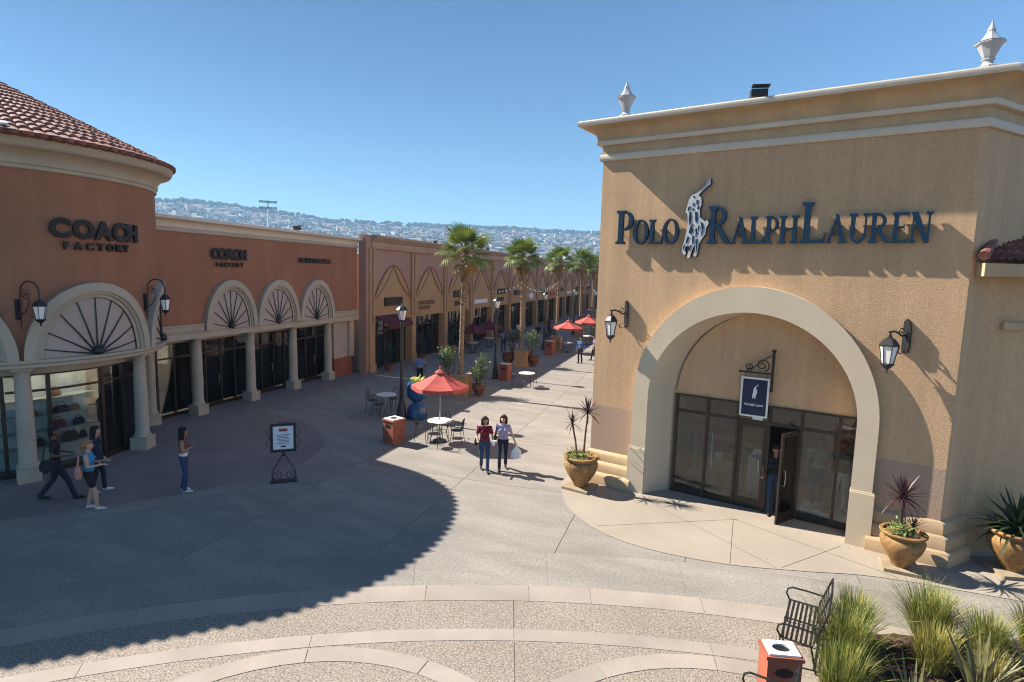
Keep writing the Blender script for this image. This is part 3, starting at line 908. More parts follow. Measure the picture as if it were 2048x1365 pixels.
# arches on the drum
def drum_arch(qc):
    def on(s, r, z): return tw(qc + s / 3.9 * 180 / pi, r, z)
    ro_a, ro_b, ri_a, ri_b, z0 = 1.66, 2.00, 1.36, 1.69, 3.252
    N = 36
    rings = []
    for k in range(N + 1):
        a = pi * k / N
        c_, s_ = cos(a), sin(a)
        ro, ri, rm = (ro_a * c_, z0 + ro_b * s_), (ri_a * c_, z0 + ri_b * s_), ((ri_a + 0.07) * c_, z0 + (ri_b + 0.07) * s_)
        ri2 = ((ri_a - 0.10) * c_, z0 + (ri_b - 0.10) * s_)
        rings.append([on(ro[0], 3.88, ro[1]), on(ro[0], 4.10, ro[1]), on(rm[0], 4.10, rm[1]), on(rm[0], 4.04, rm[1]), on(ri[0], 4.04, ri[1]), on(ri[0], 3.97, ri[1]), on(ri2[0], 3.97, ri2[1]), on(ri2[0], 3.88, ri2[1])])
    MB().loft(rings, closed=True, cap=True).build("arch_moulding", "coach_cream", tower, smooth=True)
    mbp = MB()
    R1 = 1.28 / 1.36
    vs = [on(0, 3.915, z0)]
    row = []
    for k in range(N + 1):
        a = pi * k / N
        row.append(on(1.28 * cos(a), 3.915, z0 + 1.61 * sin(a)))
    mid = []
    for k in range(N + 1):
        a = pi * k / N
        mid.append(on(0.64 * cos(a), 3.915, z0 + 0.8 * sin(a)))
    mbp.loft([row, mid, [vs[0]] * (N + 1)], closed=False)
    pan = mbp.build("lunette", "lunette_panel", tower)
    for k in range(0, 9):
        a = radians(4 + 172 * k / 8)
        if k in (0, 8): a = radians(9 if k == 0 else 171)
        p0 = on(0.16 * cos(a), 3.935, z0 + 0.16 * sin(a) + 0.02); p1 = on(1.27 * cos(a), 3.935, z0 + 1.60 * sin(a))
        pm = on(0.7 * cos(a), 3.94, z0 + 0.88 * sin(a))
        MB().tube([p0, pm, p1], [0.026, 0.018, 0.014], 6).build("spoke", "black_metal", pan)
    MB().tube([on(1.27 * cos(pi * k / 24), 3.935, z0 + 1.60 * sin(pi * k / 24)) for k in range(25)], 0.022, 6).build("rim", "black_metal", pan)
    MB().ball(on(0, 3.94, z0 + 0.10), 0.16, 10, 6, sq=(1, 1, 0.9)).build("hub", "black_metal", pan, smooth=True)
QA = [-28, 22, 72, -78]
for qc in (-3.0, 47.0, -53.0, -103):
    drum_arch(qc)
COLUMN_PROF = [(0.0, 0.40), (0.235, 0.40), (0.245, 0.43), (0.235, 0.47), (0.21, 0.49), (0.215, 0.52), (0.195, 0.55), (0.195, 1.2), (0.185, 2.0), (0.165, 2.74), (0.165, 2.76), (0.185, 2.77), (0.185, 2.81), (0.165, 2.82),
               (0.165, 2.90), (0.20, 2.94), (0.215, 2.97), (0.215, 2.975)]
def column_mesh():
    mb = MB()
    mb.cbox(0, 0, 0, 0.50, 0.50, 0.36)
    mb.cbox(0, 0, 0.361, 0.52, 0.52, 0.04)
    mb.lathe(COLUMN_PROF, 20)
    mb.cbox(0, 0, 2.976, 0.46, 0.46, 0.062)
    return mb.mesh("column", "coach_cream", smooth=True)
COLM = column_mesh()
for q in (-78, -28, 22, 70):
    inst(COLM, "column", tower, tw(q, 3.72), (0, 0, tw_dir(q)))
# shopfront of the rounded shop
QM = [-190, -120, -95, -70, -52, -35, -18.5, 5.0, 18.5, 36, 52, 68, 84]
GR = 3.3
for q in QM:
    p = tw(q, GR)
    MB().box(-0.06, 0.06, -0.045, 0.045, 0, 2.80).build("mullion", "bronze_frame", tower, loc=p, rotz=tw_dir(q))
for a, b in zip(QM[:-1], QM[1:]):
    e = 1.0
    for (z0, z1, nm) in ((0.0, 0.16, "sill_rail"), (2.30, 2.36, "transom"), (2.74, 2.80, "head_rail")):
        tw_sweep(MB(), [(GR - 0.04, z0), (GR + 0.04, z0), (GR + 0.04, z1), (GR - 0.04, z1)], a + e, b - e, 6).build(nm, "bronze_frame", tower)
    for z0, z1 in ((0.162, 2.298), (2.362, 2.738)):
        tw_sweep(MB(), [(GR - 0.005, z0), (GR + 0.005, z0), (GR + 0.005, z1), (GR - 0.005, z1)], a + e, b - e, 4).build("pane", "clear_glass", tower)
# inside: white display wall with shelves and handbags, lamps in the ceiling
tw_sweep(MB(), [(2.45, 0.0), (2.55, 0.0), (2.55, 2.76), (2.45, 2.76)], -100, 9).build("display_wall", "shelf_white", tower)
tw_sweep(MB(), [(0.6, 2.78), (3.24, 2.78), (3.24, 2.795), (0.6, 2.795)], -120, 90).build("shop_ceiling", "shelf_white", tower)
tw_sweep(MB(), [(0.6, 0.0), (3.26, 0.0), (3.26, 0.02), (0.6, 0.02)], -120, 96).build("shop_floor", "shop_floor", tower)
tw_sweep(MB(), [(1.6, 0.02), (1.7, 0.02), (1.7, 2.77), (1.6, 2.77)], 14, 90).build("shop_room", "shop_wall", tower)
for q in (-44, -22, -4, 14, 34, 55):
    p = tw(q, 2.95, 2.765)
    MB().lathe([(0.0, 0.0), (0.11, 0.0), (0.11, 0.012), (0.0, 0.012)], 10).build("downlight", "shop_lamp", tower, loc=p)
SHZ = (0.62, 1.05, 1.50, 1.98)
for z in SHZ:
    tw_sweep(MB(), [(2.552, z), (2.95, z), (2.95, z + 0.03), (2.552, z + 0.03)], -60, 8, 5).build("shelf", "shelf_white", tower)
def handbag(w, h, m):
    mb = MB()
    d = w * 0.42
    rings = []
    for t, k in ((0, 0.9), (0.25, 1.0), (0.6, 0.96), (0.9, 0.72), (1.0, 0.55)):
        n = 12
        rings.append([(w / 2 * k * (abs(cos(2 * pi * i / n)) ** 0.7) * (1 if cos(2 * pi * i / n) >= 0 else -1), d / 2 * k * sin(2 * pi * i / n), h * t) for i in range(n)])
    mb.loft(rings, closed=True, cap=True)
    return mb
bag_specs = [(-27, 1.05, 0.34, 0.27, "bag_pink", "pink handbag"), (-22.5, 0.62, 0.36, 0.22, "bag_brown", "dark brown handbag"), (-24, 1.50, 0.30, 0.16, "bag_tan", "tan clutch bag"),
             (-12, 1.05, 0.40, 0.24, "bag_red", "red and brown handbag"), (-6, 0.62, 0.40, 0.27, "bag_brown", "wide brown handbag"), (-10, 1.50, 0.46, 0.18, "bag_brown", "long brown bag"),
             (-1, 1.05, 0.34, 0.2, "bag_black", "black handbag"), (1, 0.62, 0.24, 0.2, "bag_black", "small black bag"), (-13, 1.98, 0.36, 0.2, "bag_tan", "tan bag"), (-3, 1.50, 0.3, 0.15, "bag_tan", "small tan bag"),
             (-14, 0.62, 0.30, 0.2, "bag_tan", "small tan bag")]
rowname = {0.62: "lowest", 1.05: "second lowest", 1.50: "second highest", 1.98: "highest"}
for i, (q, z, w, h, m, nm) in enumerate(bag_specs):
    side = "towards the door" if q > -9 else "near thick column" if q < -20 else "midway"
    r = thing("handbag", "%s on %s shelf of rounded shop window, %s" % (nm, rowname[z], side), "handbag", tw(q, 2.77, z + 0.031), tw_dir(q) + pi / 2, "handbags on the window shelves")
    handbag(w, h, m).build("body", m, r, smooth=True)
    MB().tube([(w * 0.22 * cos(t * pi / 8), 0, h * 0.96 + w * 0.26 * sin(t * pi / 8)) for t in range(9)], 0.010, 5).build("strap", m, r)
# dark coat on a stand with pale trousers in the window bay next to the door
r = thing("clothes_stand", "dark coat hung over pale trousers on a stand in the rounded shop's window", "clothing", tw(12.5, 2.95, 0.02), radians(12))
MB().tube([(0, 0, 0), (0, 0, 1.95)], 0.015, 6).lathe([(0.16, 0.0), (0.16, 0.02), (0.02, 0.03)], 12).build("pole", "steel", r)
MB().loft([[(0.13 * cos(a), 0.24 * sin(a) * (1 if k else 1), z) if k else (0.13 * cos(a), 0.2 * sin(a), z) for a in [2 * pi * i / 14 for i in range(14)]] for k, z in enumerate((1.02, 1.2, 1.45))]
          + [[(0.13 * cos(a), 0.26 * sin(a), 1.66) for a in [2 * pi * i / 14 for i in range(14)]], [(0.08 * cos(a), 0.12 * sin(a), 1.78) for a in [2 * pi * i / 14 for i in range(14)]], [(0.04 * cos(a), 0.05 * sin(a), 1.84) for a in [2 * pi * i / 14 for i in range(14)]]], cap=True).build("coat", "cloth_black", r, smooth=True)
MB().loft([[(0.10 * cos(a), k * sin(a), z) for a in [2 * pi * i / 12 for i in range(12)]] for k, z in ((0.13, 0.25), (0.15, 0.6), (0.17, 1.0))], cap=True).build("trousers", "cloth_khaki", r, smooth=True)
# lettering bent round the drum
def drum_text(s, size, z, qc, spacing, m="dark_sign", bold=0.02, parent=None, widths=None):
    x = -sum(widths) / 2
    for c, w in zip(s, widths):
        me = text_mesh("letter", c, size, 0.06, m, bold)
        qq = qc + (x + w / 2) / 3.97 * 180 / pi
        inst(me, "letter", parent, tw(qq, 3.97, z), (0, 0, tw_dir(qq) + pi / 2))
        x += w
ts = thing("shop_sign", "large black two-line raised lettering on the rounded terracotta wall", "sign")
drum_text("COACH", 0.66, 6.45, 0.2, 1.0, parent=ts, bold=0.035, widths=[0.56, 0.56, 0.50, 0.50, 0.42])
drum_text("FACTORY", 0.27, 6.13, -0.6, 1.0, parent=ts, bold=0.012, widths=[0.29, 0.29, 0.29, 0.29, 0.28, 0.26, 0.24])

# ------------------------------------------------------------------ the terracotta wing with three fanlight arches
wing = thing("arcade_wing", "long terracotta shop wing with three small fanlight arches over an arcade", "building")
WX = -17.95
WY0, WY1 = 14.6, 27.55
MB().box(WX - 0.6, WX, WY0, WY1, 3.12, 7.2).build("upper_wall", "terracotta_stucco", wing)
MB().box(WX - 12, WX - 0.6, WY0, WY1, 6.6, 6.75).build("roof", "roof_flat", wing)
def wrun(prof, name, m, y0=WY0, y1=WY1):
    mb = MB(); sweep(mb, [(WX, y0), (WX, y1)], prof); return mb.build(name, m, wing, smooth=True)
wrun([(-0.4, 6.98), (0.05, 6.98), (0.07, 7.0), (0.07, 7.12), (0.05, 7.14), (-0.4, 7.14)], "cornice_band", "coach_cream")
wrun([(-0.4, 7.141), (0.04, 7.141), (0.05, 7.20)] + [(0.05 + 0.26 * (1 - cos(t * pi / 10)), 7.20 + 0.20 * sin(t * pi / 10)) for t in range(1, 6)] + [(0.34, 7.41), (0.34, 7.52), (-0.4, 7.52)], "cornice", "cornice_pale")
wrun([(-0.6, 3.04), (0.05, 3.04), (0.05, 3.26), (0.08, 3.28), (0.08, 3.31), (-0.6, 3.31)], "entablature", "coach_cream")
for a, b in ((15.0, 17.02), (25.38, WY1)):
    wrun([(-0.3, 3.311), (0.09, 3.311), (0.11, 3.34), (0.11, 3.52), (0.15, 3.55), (0.15, 3.60), (-0.3, 3.60)], "ledge", "coach_cream", a, b)
def wing_arch(yc):
    z0, oa, ob, ia, ib = 3.312, 1.355, 1.95, 1.06, 1.62
    N = 32
    rings = []
    for k in range(N + 1):
        a = pi * k / N
        c_, s_ = cos(a), sin(a)
        rings.append([(WX + d, yc + aa * c_, z0 + bb * s_) for d, aa, bb in ((-0.02, oa, ob), (0.17, oa, ob), (0.17, ia + 0.07, ib + 0.07), (0.11, ia + 0.07, ib + 0.07), (0.11, ia, ib), (0.06, ia, ib), (0.06, ia - 0.09, ib - 0.09), (-0.02, ia - 0.09, ib - 0.09))])
    MB().loft(rings, closed=True, cap=True).build("arch_moulding", "coach_cream", wing, smooth=True)
    poly = [(WX + 0.012, yc + 0.99 * cos(pi * k / N), z0 + 1.55 * sin(pi * k / N)) for k in range(N + 1)]
    pan = MB().add(poly, [tuple(range(N + 1))]).build("lunette", "lunette_panel", wing)
    for k in range(9):
        a = radians([8, 27, 48, 69, 90, 111, 132, 153, 172][k])
        MB().tube([(WX + 0.035, yc + r * cos(a), z0 + 0.03 + r * sin(a) * (1.55 / 0.99)) for r in (0.12, 0.55, 0.98)], [0.022, 0.016, 0.012], 6).build("spoke", "black_metal", pan)
    MB().tube([(WX + 0.03, yc + 0.975 * cos(pi * k / 24), z0 + 1.53 * sin(pi * k / 24)) for k in range(25)], 0.018, 5).build("rim", "black_metal", pan)
    MB().ball((WX + 0.035, yc, z0 + 0.08), 0.13, 10, 6).build("hub", "black_metal", pan, smooth=True)
for yc in (18.45, 21.20, 23.95):
    wing_arch(yc)
for y in (17.02, 19.80, 22.55, 25.28):
    inst(COLM, "column", wing, (WX - 0.30, y, 0.0), (0, 0, 0))
GX = -18.85
WM = [15.0, 15.75, 16.5, 17.25, 17.95, 18.75, 19.5, 20.3, 21.1, 21.9, 22.6, 23.4, 24.2, 25.0, 25.75]
for y in WM:
    MB().box(GX - 0.05, GX + 0.05, y - 0.04, y + 0.04, 0, 2.86).build("mullion", "bronze_frame", wing)
doors_at = {3, 4, 8, 12}
for k in range(len(WM) - 1):
    a, b = WM[k] + 0.041, WM[k + 1] - 0.041
    MB().box(GX - 0.04, GX + 0.04, a, b, 2.80, 2.86).build("head_rail", "bronze_frame", wing)
    MB().box(GX - 0.04, GX + 0.04, a, b, 2.24, 2.31).build("transom", "bronze_frame", wing)
    MB().box(GX - 0.04, GX + 0.04, a, b, 0, 0.20 if k in doors_at else 0.14).build("sill_rail", "bronze_frame", wing)
    MB().box(GX - 0.004, GX + 0.004, a, b, 0.205, 2.238).build("pane", "clear_glass", wing)
    MB().box(GX - 0.004, GX + 0.004, a, b, 2.312, 2.798).build("pane", "clear_glass", wing)
    if k in doors_at:
        MB().tube([(GX + 0.03, b - 0.12, 0.95), (GX + 0.08, b - 0.12, 0.98), (GX + 0.08, b - 0.12, 1.3), (GX + 0.03, b - 0.12, 1.33)], 0.012, 6).build("door_handle", "steel", wing)
MB().box(GX - 0.12, WX - 0.62, 14.9, 25.85, 2.861, 3.12).build("soffit_band", "coach_cream", wing)
MB().box(GX - 6, WX - 0.35, 25.86, WY1, 1.0, 3.03).build("end_pier", "lunette_panel", wing)
MB().box(GX - 6, WX - 0.33, 25.85, WY1, 0.0, 0.998).build("pier_base", "brick_red", wing)
MB().box(WX - 0.352, WX - 0.20, 27.1, 27.54, 1.0, 3.03).build("corner_strip", "coach_cream", wing)
# shop rooms behind
mb = MB()
mb.add([(GX - 0.2, 15, 0.005), (GX - 0.2, 25.8, 0.005), (-23.5, 25.8, 0.005), (-23.5, 15, 0.005)], [(0, 1, 2, 3)])
mb.build("shop_floor", "shop_floor", wing)
mb = MB()
mb.add([(-23.5, 15, 0), (-23.5, 25.8, 0), (-23.5, 25.8, 3), (-23.5, 15, 3), (GX - 0.1, 25.8, 0), (GX - 0.1, 25.8, 3), (GX - 0.1, 15, 3)], [(0, 1, 2, 3), (1, 4, 5, 2), (3, 2, 5, 6)])
mb.build("shop_room", "shop_wall", wing)
for x in (-19.6, -21.2):
    for y in (16, 17.8, 19.6, 21.4, 23.2, 24.9):
        MB().cbox(0, 0, 0, 0.50, 0.50, 0.012).build("downlight", "shop_lamp", wing, loc=(x, y, 2.98))
# partition and fittings seen through the panes
for y, m in ((19.9, "shop_wall"), (22.55, "shop_wall")):
    MB().box(-23.4, GX - 0.3, y - 0.05, y + 0.05, 0.01, 2.98).build("partition", m, wing)
for k, (y, h, m) in enumerate([(16.1, 2.1, "bag_brown"), (18.4, 2.0, "shelf_white"), (19.1, 2.05, "shelf_white"), (21.5, 1.7, "bag_red"), (21.0, 2.0, "bag_black"), (23.7, 2.0, "bag_red"), (24.6, 1.5, "bag_black")]):
    mb = MB(); mb.box(-20.3, -19.7, y - 0.33, y + 0.33, 0.01, h * 0.12)
    for z in range(1, 5): mb.box(-20.3, -19.7, y - 0.33, y + 0.33, h * z / 5, h * z / 5 + 0.03)
    mb.box(-20.33, -20.3, y - 0.36, y + 0.36, 0.01, h); mb.box(-20.3, -19.7, y - 0.36, y - 0.33, 0.01, h); mb.box(-20.3, -19.7, y + 0.33, y + 0.36, 0.01, h)
    sh = mb.build("shelf_unit", m, wing)
    for z in range(1, 5):
        for dy in (-0.2, 0.0, 0.2):
            if random.random() < 0.75:
                hh = random.uniform(0.10, 0.22); cm = random.choice(["bag_tan", "bag_brown", "bag_red", "bag_black", "bag_pink", "cloth_white", "cloth_blue"])
                MB().cbox(0, 0, 0, 0.3, 0.15, hh, taper=0.75).build("goods", cm, sh, loc=(-19.95, y + dy, h * z / 5 + 0.031))
# lettering on the wing (faces +x)
def flat_text(s, width, size, y, z, m, parent, bold=0.0, name="letter", spacing=None, x=WX + 0.10):
    ws = spacing
    tot = sum(ws)
    pos = -tot / 2
    for c, w in zip(s, ws):
        if c != " ":
            me = text_mesh(name, c, size, 0.05, m, bold)
            inst(me, name, parent, (x, y + (pos + w / 2) * width / tot, z), (0, 0, pi / 2))
        pos += w
s2 = thing("shop_sign", "black two-line raised lettering on the terracotta wing above the first small arch", "sign")
flat_text("COACH", 1.75, 0.56, 18.40, 6.08, "dark_sign", s2, 0.03, spacing=[1, 1, 1, 1, 0.95])
flat_text("FACTORY", 1.45, 0.22, 18.40, 5.78, "dark_sign", s2, 0.010, spacing=[1] * 7)
s3 = thing("shop_sign", "one-line brown raised lettering on the terracotta wing between second and third arch", "sign")
flat_text("BCBGMAXAZRIA", 2.45, 0.34, 23.80, 6.06, "dark_sign", s3, 0.0, spacing=[1] * 12)

# ------------------------------------------------------------------ the long row of shops down the street
ORD = ["first", "second", "third", "fourth", "fifth", "sixth", "seventh", "eighth", "ninth", "tenth", "eleventh", "twelfth", "thirteenth", "fourteenth"]
RX = -17.45
BW = 5.0
BY0 = 28.1
def shared(fn):
    cache = {}
    def g(*a):
        if a not in cache: cache[a] = fn(*a)
        return cache[a]
    return g
def bay_meshes():
    M_ = {}
    # local frame: x out to the street (+), y along the street from 0 to BW, z up
    M_["upper_wall"] = MB().box(-0.4, 0.0, 0.0, BW, 2.98, 7.1).mesh("upper_wall", "row_mauve")
    M_["pilaster"] = (lambda mb: (mb.box(0.001, 0.14, -0.28, 0.28, 0, 7.02), mb.box(0.14, 0.20, -0.32, 0.32, 0.0, 0.5), mb)[-1])(MB()).mesh("pilaster", "row_tan")
    M_["pilaster_groove"] = MB().box(0.141, 0.16, -0.06, 0.06, 2.9, 7.0).mesh("pilaster_groove", "row_brown")
    mb = MB(); sweep(mb, [(0, 0), (0, BW)], [(-0.4, 7.03), (0.18, 7.03), (0.18, 7.12), (0.10, 7.14), (0.10, 7.40), (0.20, 7.44), (0.40, 7.62), (0.44, 7.64), (0.44, 7.76), (-0.4, 7.74)])
    M_["cornice"] = mb.mesh("cornice", "row_cornice")
    mb = MB(); sweep(mb, [(0, 0), (0, BW)], [(-0.2, 2.90), (0.10, 2.90), (0.10, 2.98), (0.06, 3.0), (-0.2, 3.0)])
    M_["lintel"] = mb.mesh("lintel", "row_tan")
    # the tan pointed panel: a tall ogee inside a pointed arch, dark line trims
    N = 16
    og_l, ar_l = [], []
    for k in range(N + 1):
        t = k / N
        y_o = 0.32 + (BW / 2 - 0.32) * t
        og_l.append((y_o, 4.15 + 1.95 * (0.45 * t + 0.55 * t ** 2.0)))
        ar_l.append((y_o, 4.15 + 1.97 * (1 - (1 - t) ** 1.75)))
    og = og_l + [(BW - y, z) for y, z in og_l[::-1][1:]]
    ar = ar_l + [(BW - y, z) for y, z in ar_l[::-1][1:]]
    M_["arch_panel"] = MB().loft([[(0.0, y, z2) , (0.035, y, z2), (0.035, y, z1 - 0.0), (0.0, y, z1)] for (y, z1), (_, z2) in zip(og, ar)], closed=True, cap=False).mesh("arch_panel", "row_tan")
    low = [(0.29, 3.0), (BW - 0.29, 3.0)] + [(y, z) for y, z in og[::-1]]
    mb = MB(); mb.add([(0.012, y, z) for y, z in low], [tuple(range(len(low)))])
    M_["lower_panel"] = mb.mesh("lower_panel", "row_tan")
    M_["arch_trim"] = (lambda mb: (mb.tube([(0.045, y, z) for y, z in ar], 0.045, 5), mb.tube([(0.045, y, z) for y, z in og], 0.035, 5), mb)[-1])(MB()).mesh("arch_trim", "row_brown")
    M_["frame"] = (lambda mb: ([mb.box(-0.42, -0.34, y - 0.04, y + 0.04, 0, 2.95) for y in (0.32, 1.35, 2.1, 2.9, 3.65, BW - 0.32)], mb.box(-0.42, -0.34, 0.3, BW - 0.3, 0.0, 0.14), mb.box(-0.41, -0.35, 0.3, BW - 0.3, 2.2, 2.28), mb)[-1])(MB()).mesh("shopfront_frame", "bronze_frame")
    M_["pane"] = MB().box(-0.385, -0.38, 0.3, BW - 0.3, 0.14, 2.95).mesh("pane", "row_glass")
    mb = MB(); mb.add([(-0.4, 0.3, 0.01), (-0.4, BW - 0.3, 0.01), (-4.4, BW - 0.3, 0.01), (-4.4, 0.3, 0.01), (-0.4, 0.3, 3), (-0.4, BW - 0.3, 3), (-4.4, BW - 0.3, 3), (-4.4, 0.3, 3)], [(0, 1, 2, 3), (3, 2, 6, 7), (0, 3, 7, 4), (1, 2, 6, 5), (4, 5, 6, 7)])
    M_["room"] = mb.mesh("shop_room", "shop_wall")
    M_["side_jamb"] = MB().box(-0.45, 0.0, -0.29, 0.29, 0.0, 2.98).mesh("side_jamb", "row_tan")
    M_["lamp"] = MB().cbox(0, 0, 0, 0.8, 0.8, 0.02).mesh("downlight", "shop_lamp")
    return M_
BM = bay_meshes()
NB = 14
signs = ["black plain signboard", "raised brown lettering", "black two-line signboard", "pale signboard", "black two-line signboard", "black signboard", "oval pale sign", "black signboard", "red signboard", "black signboard", "pale signboard", "black signboard", "black signboard", "black signboard"]
for k in range(NB):
    y = BY0 + BW * k
    kind = signs[k]
    b = thing("shop_bay", "%s shop bay after the terracotta wing, tan pointed arch panel and %s" % (ORD[k], kind), "shop", (RX, y, 0), 0, "row of shop bays down the street")
    for nm in ("upper_wall", "pilaster", "cornice", "lintel", "arch_panel", "lower_panel", "arch_trim", "pane", "room", "side_jamb"):
        inst(BM[nm], {"room": "shop_room"}.get(nm, nm), b)
    inst(BM["pilaster_groove"], "pilaster_groove", b)
    if k == 0: MB().box(-0.4, 0.06, -0.54, -0.001, 0, 7.74).build("end_return", "row_mauve", b)
    inst(BM["frame"], "shopfront_frame", b)
    for ly in (1.2, 3.8):
        inst(BM["lamp"], "downlight", b, (-1.6, ly, 2.95))
    for q in range(5):
        c = random.choice(["bag_red", "bag_tan", "shelf_white", "cloth_blue", "bag_brown", "cloth_white", "bag_black"])
        MB().cbox(0, 0, 0, 0.5, random.uniform(0.4, 0.8), random.uniform(0.8, 1.8)).build("display_stand", c, b, loc=(random.uniform(-2.5, -1.0), random.uniform(0.7, 4.3), 0.012))
    if k == 0 or kind.startswith("black"):
        z0 = 3.72 if "two" not in kind else 3.95
        MB().box(0.02, 0.10, 1.45, 3.55, z0, z0 + 0.50).build("signboard", "dark_sign", b)
        if "two" in kind: MB().box(0.02, 0.08, 1.7, 3.3, 3.30, 3.66).build("signboard", "dark_sign", b)
    elif kind.startswith("raised"):
        for z, w, n in ((3.62, 2.4, 8), (3.28, 1.7, 7)):
            for i in range(n):
                MB().box(0.02, 0.08, 0, w / n * 0.62, 0, 0.26).build("letter", "row_brown", b, loc=(0, 0.85 + w / n * i, z))
    elif kind.startswith("pale"):
        MB().box(0.02, 0.12, 0.6, 3.6, 3.30, 3.62).build("signboard", "poster_paper", b)
    elif kind.startswith("red"):
        MB().box(0.02, 0.12, 1.2, 3.6, 3.3, 3.75).build("signboard", "poster_red", b)
    else:
        mb = MB(); mb.prism([(0.9 * cos(t * pi / 12), 0.32 * sin(t * pi / 12)) for t in range(24)], 0, 0.08)
        o = mb.build("signboard", "poster_paper", b); o.matrix_local = Matrix(((0, 0, 1, 0.02), (1, 0, 0, 2.5), (0, 1, 0, 3.5), (0, 0, 0, 1)))
# mass of the buildings behind the facades, and the block that closes the street
o = MB().box(-34, RX - 4.6, 28.1, 98.2, 0, 6.9).build("shop_block", "row_mauve"); tag(o, "plain rear block and flat roof behind the row of shop bays", "building")
o = MB().box(-34, -23.6, 13, 28.0, 0, 6.5).build("shop_block", "terracotta_stucco"); tag(o, "plain rear block and flat roof behind the terracotta wing", "building")
endb = thing("end_building", "orange brown two-storey shop building closing the far end of the street", "building", (0, 100, 0))
MB().box(-26, 20, 0, 12, 0, 7.6).build("wall", "row_tan", endb)
MB().box(-26.2, 20.2, -0.3, 12.2, 7.601, 8.1).build("cornice", "row_cornice", endb)
for x in range(-17, 18, 4):
    MB().box(x, x + 2.6, -0.05, 0.2, 0.0, 2.9).build("shopfront", "dark_sign", endb)
    MB().box(x - 0.9, x - 0.3, -0.25, 0.0, 0.0, 7.55).build("pilaster", "row_cornice", endb)

# the row across the street, behind the archway store: sunlit, seen only in reflections and from a step aside
opp = thing("opposite_row", "sunlit tan row of shops across the street behind the archway store", "building", (-0.4, 38.5, 0))
MB().box(0, 10, 0, 60, 0, 7.1).build("wall", "row_tan", opp)
MB().box(-0.35, 10, -0.1, 60.1, 7.101, 7.75).build("cornice", "row_cornice", opp)
for k in range(12):
    MB().box(-0.16, -0.001, 5 * k + 0.05, 5 * k + 0.6, 0, 7.05).build("pilaster", "row_cornice", opp)
    MB().box(-0.03, -0.002, 5 * k + 1.0, 5 * k + 4.7, 0.05, 2.9).build("shopfront", "dark_sign", opp)
# ------------------------------------------------------------------ low side wing right of the archway store (in shade)
side = thing("side_wing", "shaded low tan wing with small tiled hip roof beside the archway store", "building")
side.matrix_world = POLO
o0 = Vector((CE0[0] + 0.02, CE0[1] + 0.04))
def sp(a, b):
    """a metres along the side wing's front, b metres behind it, in the store's frame."""
    d = Vector((ww.x, ww.y)); n_ = Vector((-ww.y, ww.x))
    p = o0 + d * a + n_ * b
    return (p.x, p.y)
def sbox(a0, a1, b0, b1, z0, z1, name, m):
    return MB().prism([sp(a0, b0), sp(a1, b0), sp(a1, b1), sp(a0, b1)], z0, z1).build(name, m, side)
sbox(0.0, 16, 0.0, 8, 0.0, 6.02, "wall", "tan_stucco")
sbox(0.55, 16, -0.04, 0.05, 4.2, 4.55, "moulding_frieze", "tan_stucco") if False else None
sbox(0.36, 16.2, -0.10, 0.001, 4.95, 5.10, "belt_moulding", "cornice_tan")
sbox(-0.02, 16, -0.07, 0.0005, 0.0, 0.9, "base_course", "cornice_tan")
sbox(-0.52, 16.2, -0.50, 8, 6.021, 6.28, "eave_fascia", "cornice_tan")
# hip roof with tiles: rows of barrel tiles on the front slope
mb = MB()
nx, ny = 96, 10
rings = []
for j in range(ny + 1):
    for half in (0, 1):
        t = min(1.0, (j + half * 0.96) / ny)
        row = []
        for i in range(nx * 2 + 1):
            a = -0.60 + 16.75 * i / (nx * 2)
            lim = max(0.0, min(1.0, (a + 0.60) / 3.6))
            tt = min(t, lim)
            x, y = sp(a, -0.55 + 3.6 * tt)
            z = 6.30 + 1.75 * tt + (0.06 if i % 2 else 0.0) + (0.04 if half == 0 else 0.0)
            row.append((x, y, z))
        rings.append(row)
mb.loft(rings, closed=False)
o = mb.build("tile_roof", "roof_tile", side, fix=False); o["kind"] = "stuff"
x, y = sp(-0.60, -0.55); x2, y2 = sp(3.0, 3.05)
MB().tube([(x, y, 6.42), (x2, y2, 8.15)], 0.10, 8).build("hip_cap", "roof_tile", side, smooth=True)

# ------------------------------------------------------------------ finials, floodlights, wall lanterns, emblem, hanging sign on the archway store
def on_polo(s, y, z):
    return tuple(POLO @ Vector((s, y, z)))
PROT = radians(-15.42)
def finial(s, label, sc):
    r = thing("roof_finial", label, "finial", on_polo(s, 0.02, 9.89), PROT, "urn finials on the cornice")
    MB().lathe([(0.0, 0.0), (0.22, 0.0), (0.22, 0.05), (0.13, 0.09), (0.10, 0.14), (0.10, 0.18), (0.13, 0.20), (0.13, 0.22)], 8).build("foot", "finial_white", r, smooth=True)
    MB().lathe([(0.09, 0.22), (0.12, 0.27), (0.225, 0.50), (0.275, 0.54), (0.275, 0.57)], 8).build("urn", "finial_white", r)
    MB().lathe([(0.285, 0.571), (0.20, 0.60), (0.13, 0.70), (0.075, 0.80), (0.085, 0.82), (0.03, 0.95), (0.0, 1.06)], 8).build("cap", "finial_white", r)
    r.scale = (sc, sc, sc)
finial(0.58, "pale grey urn finial at the street end of the store's cornice", 0.90)
finial(7.83, "pale grey urn finial over the store's outer corner, at the cornice's high end", 0.86)
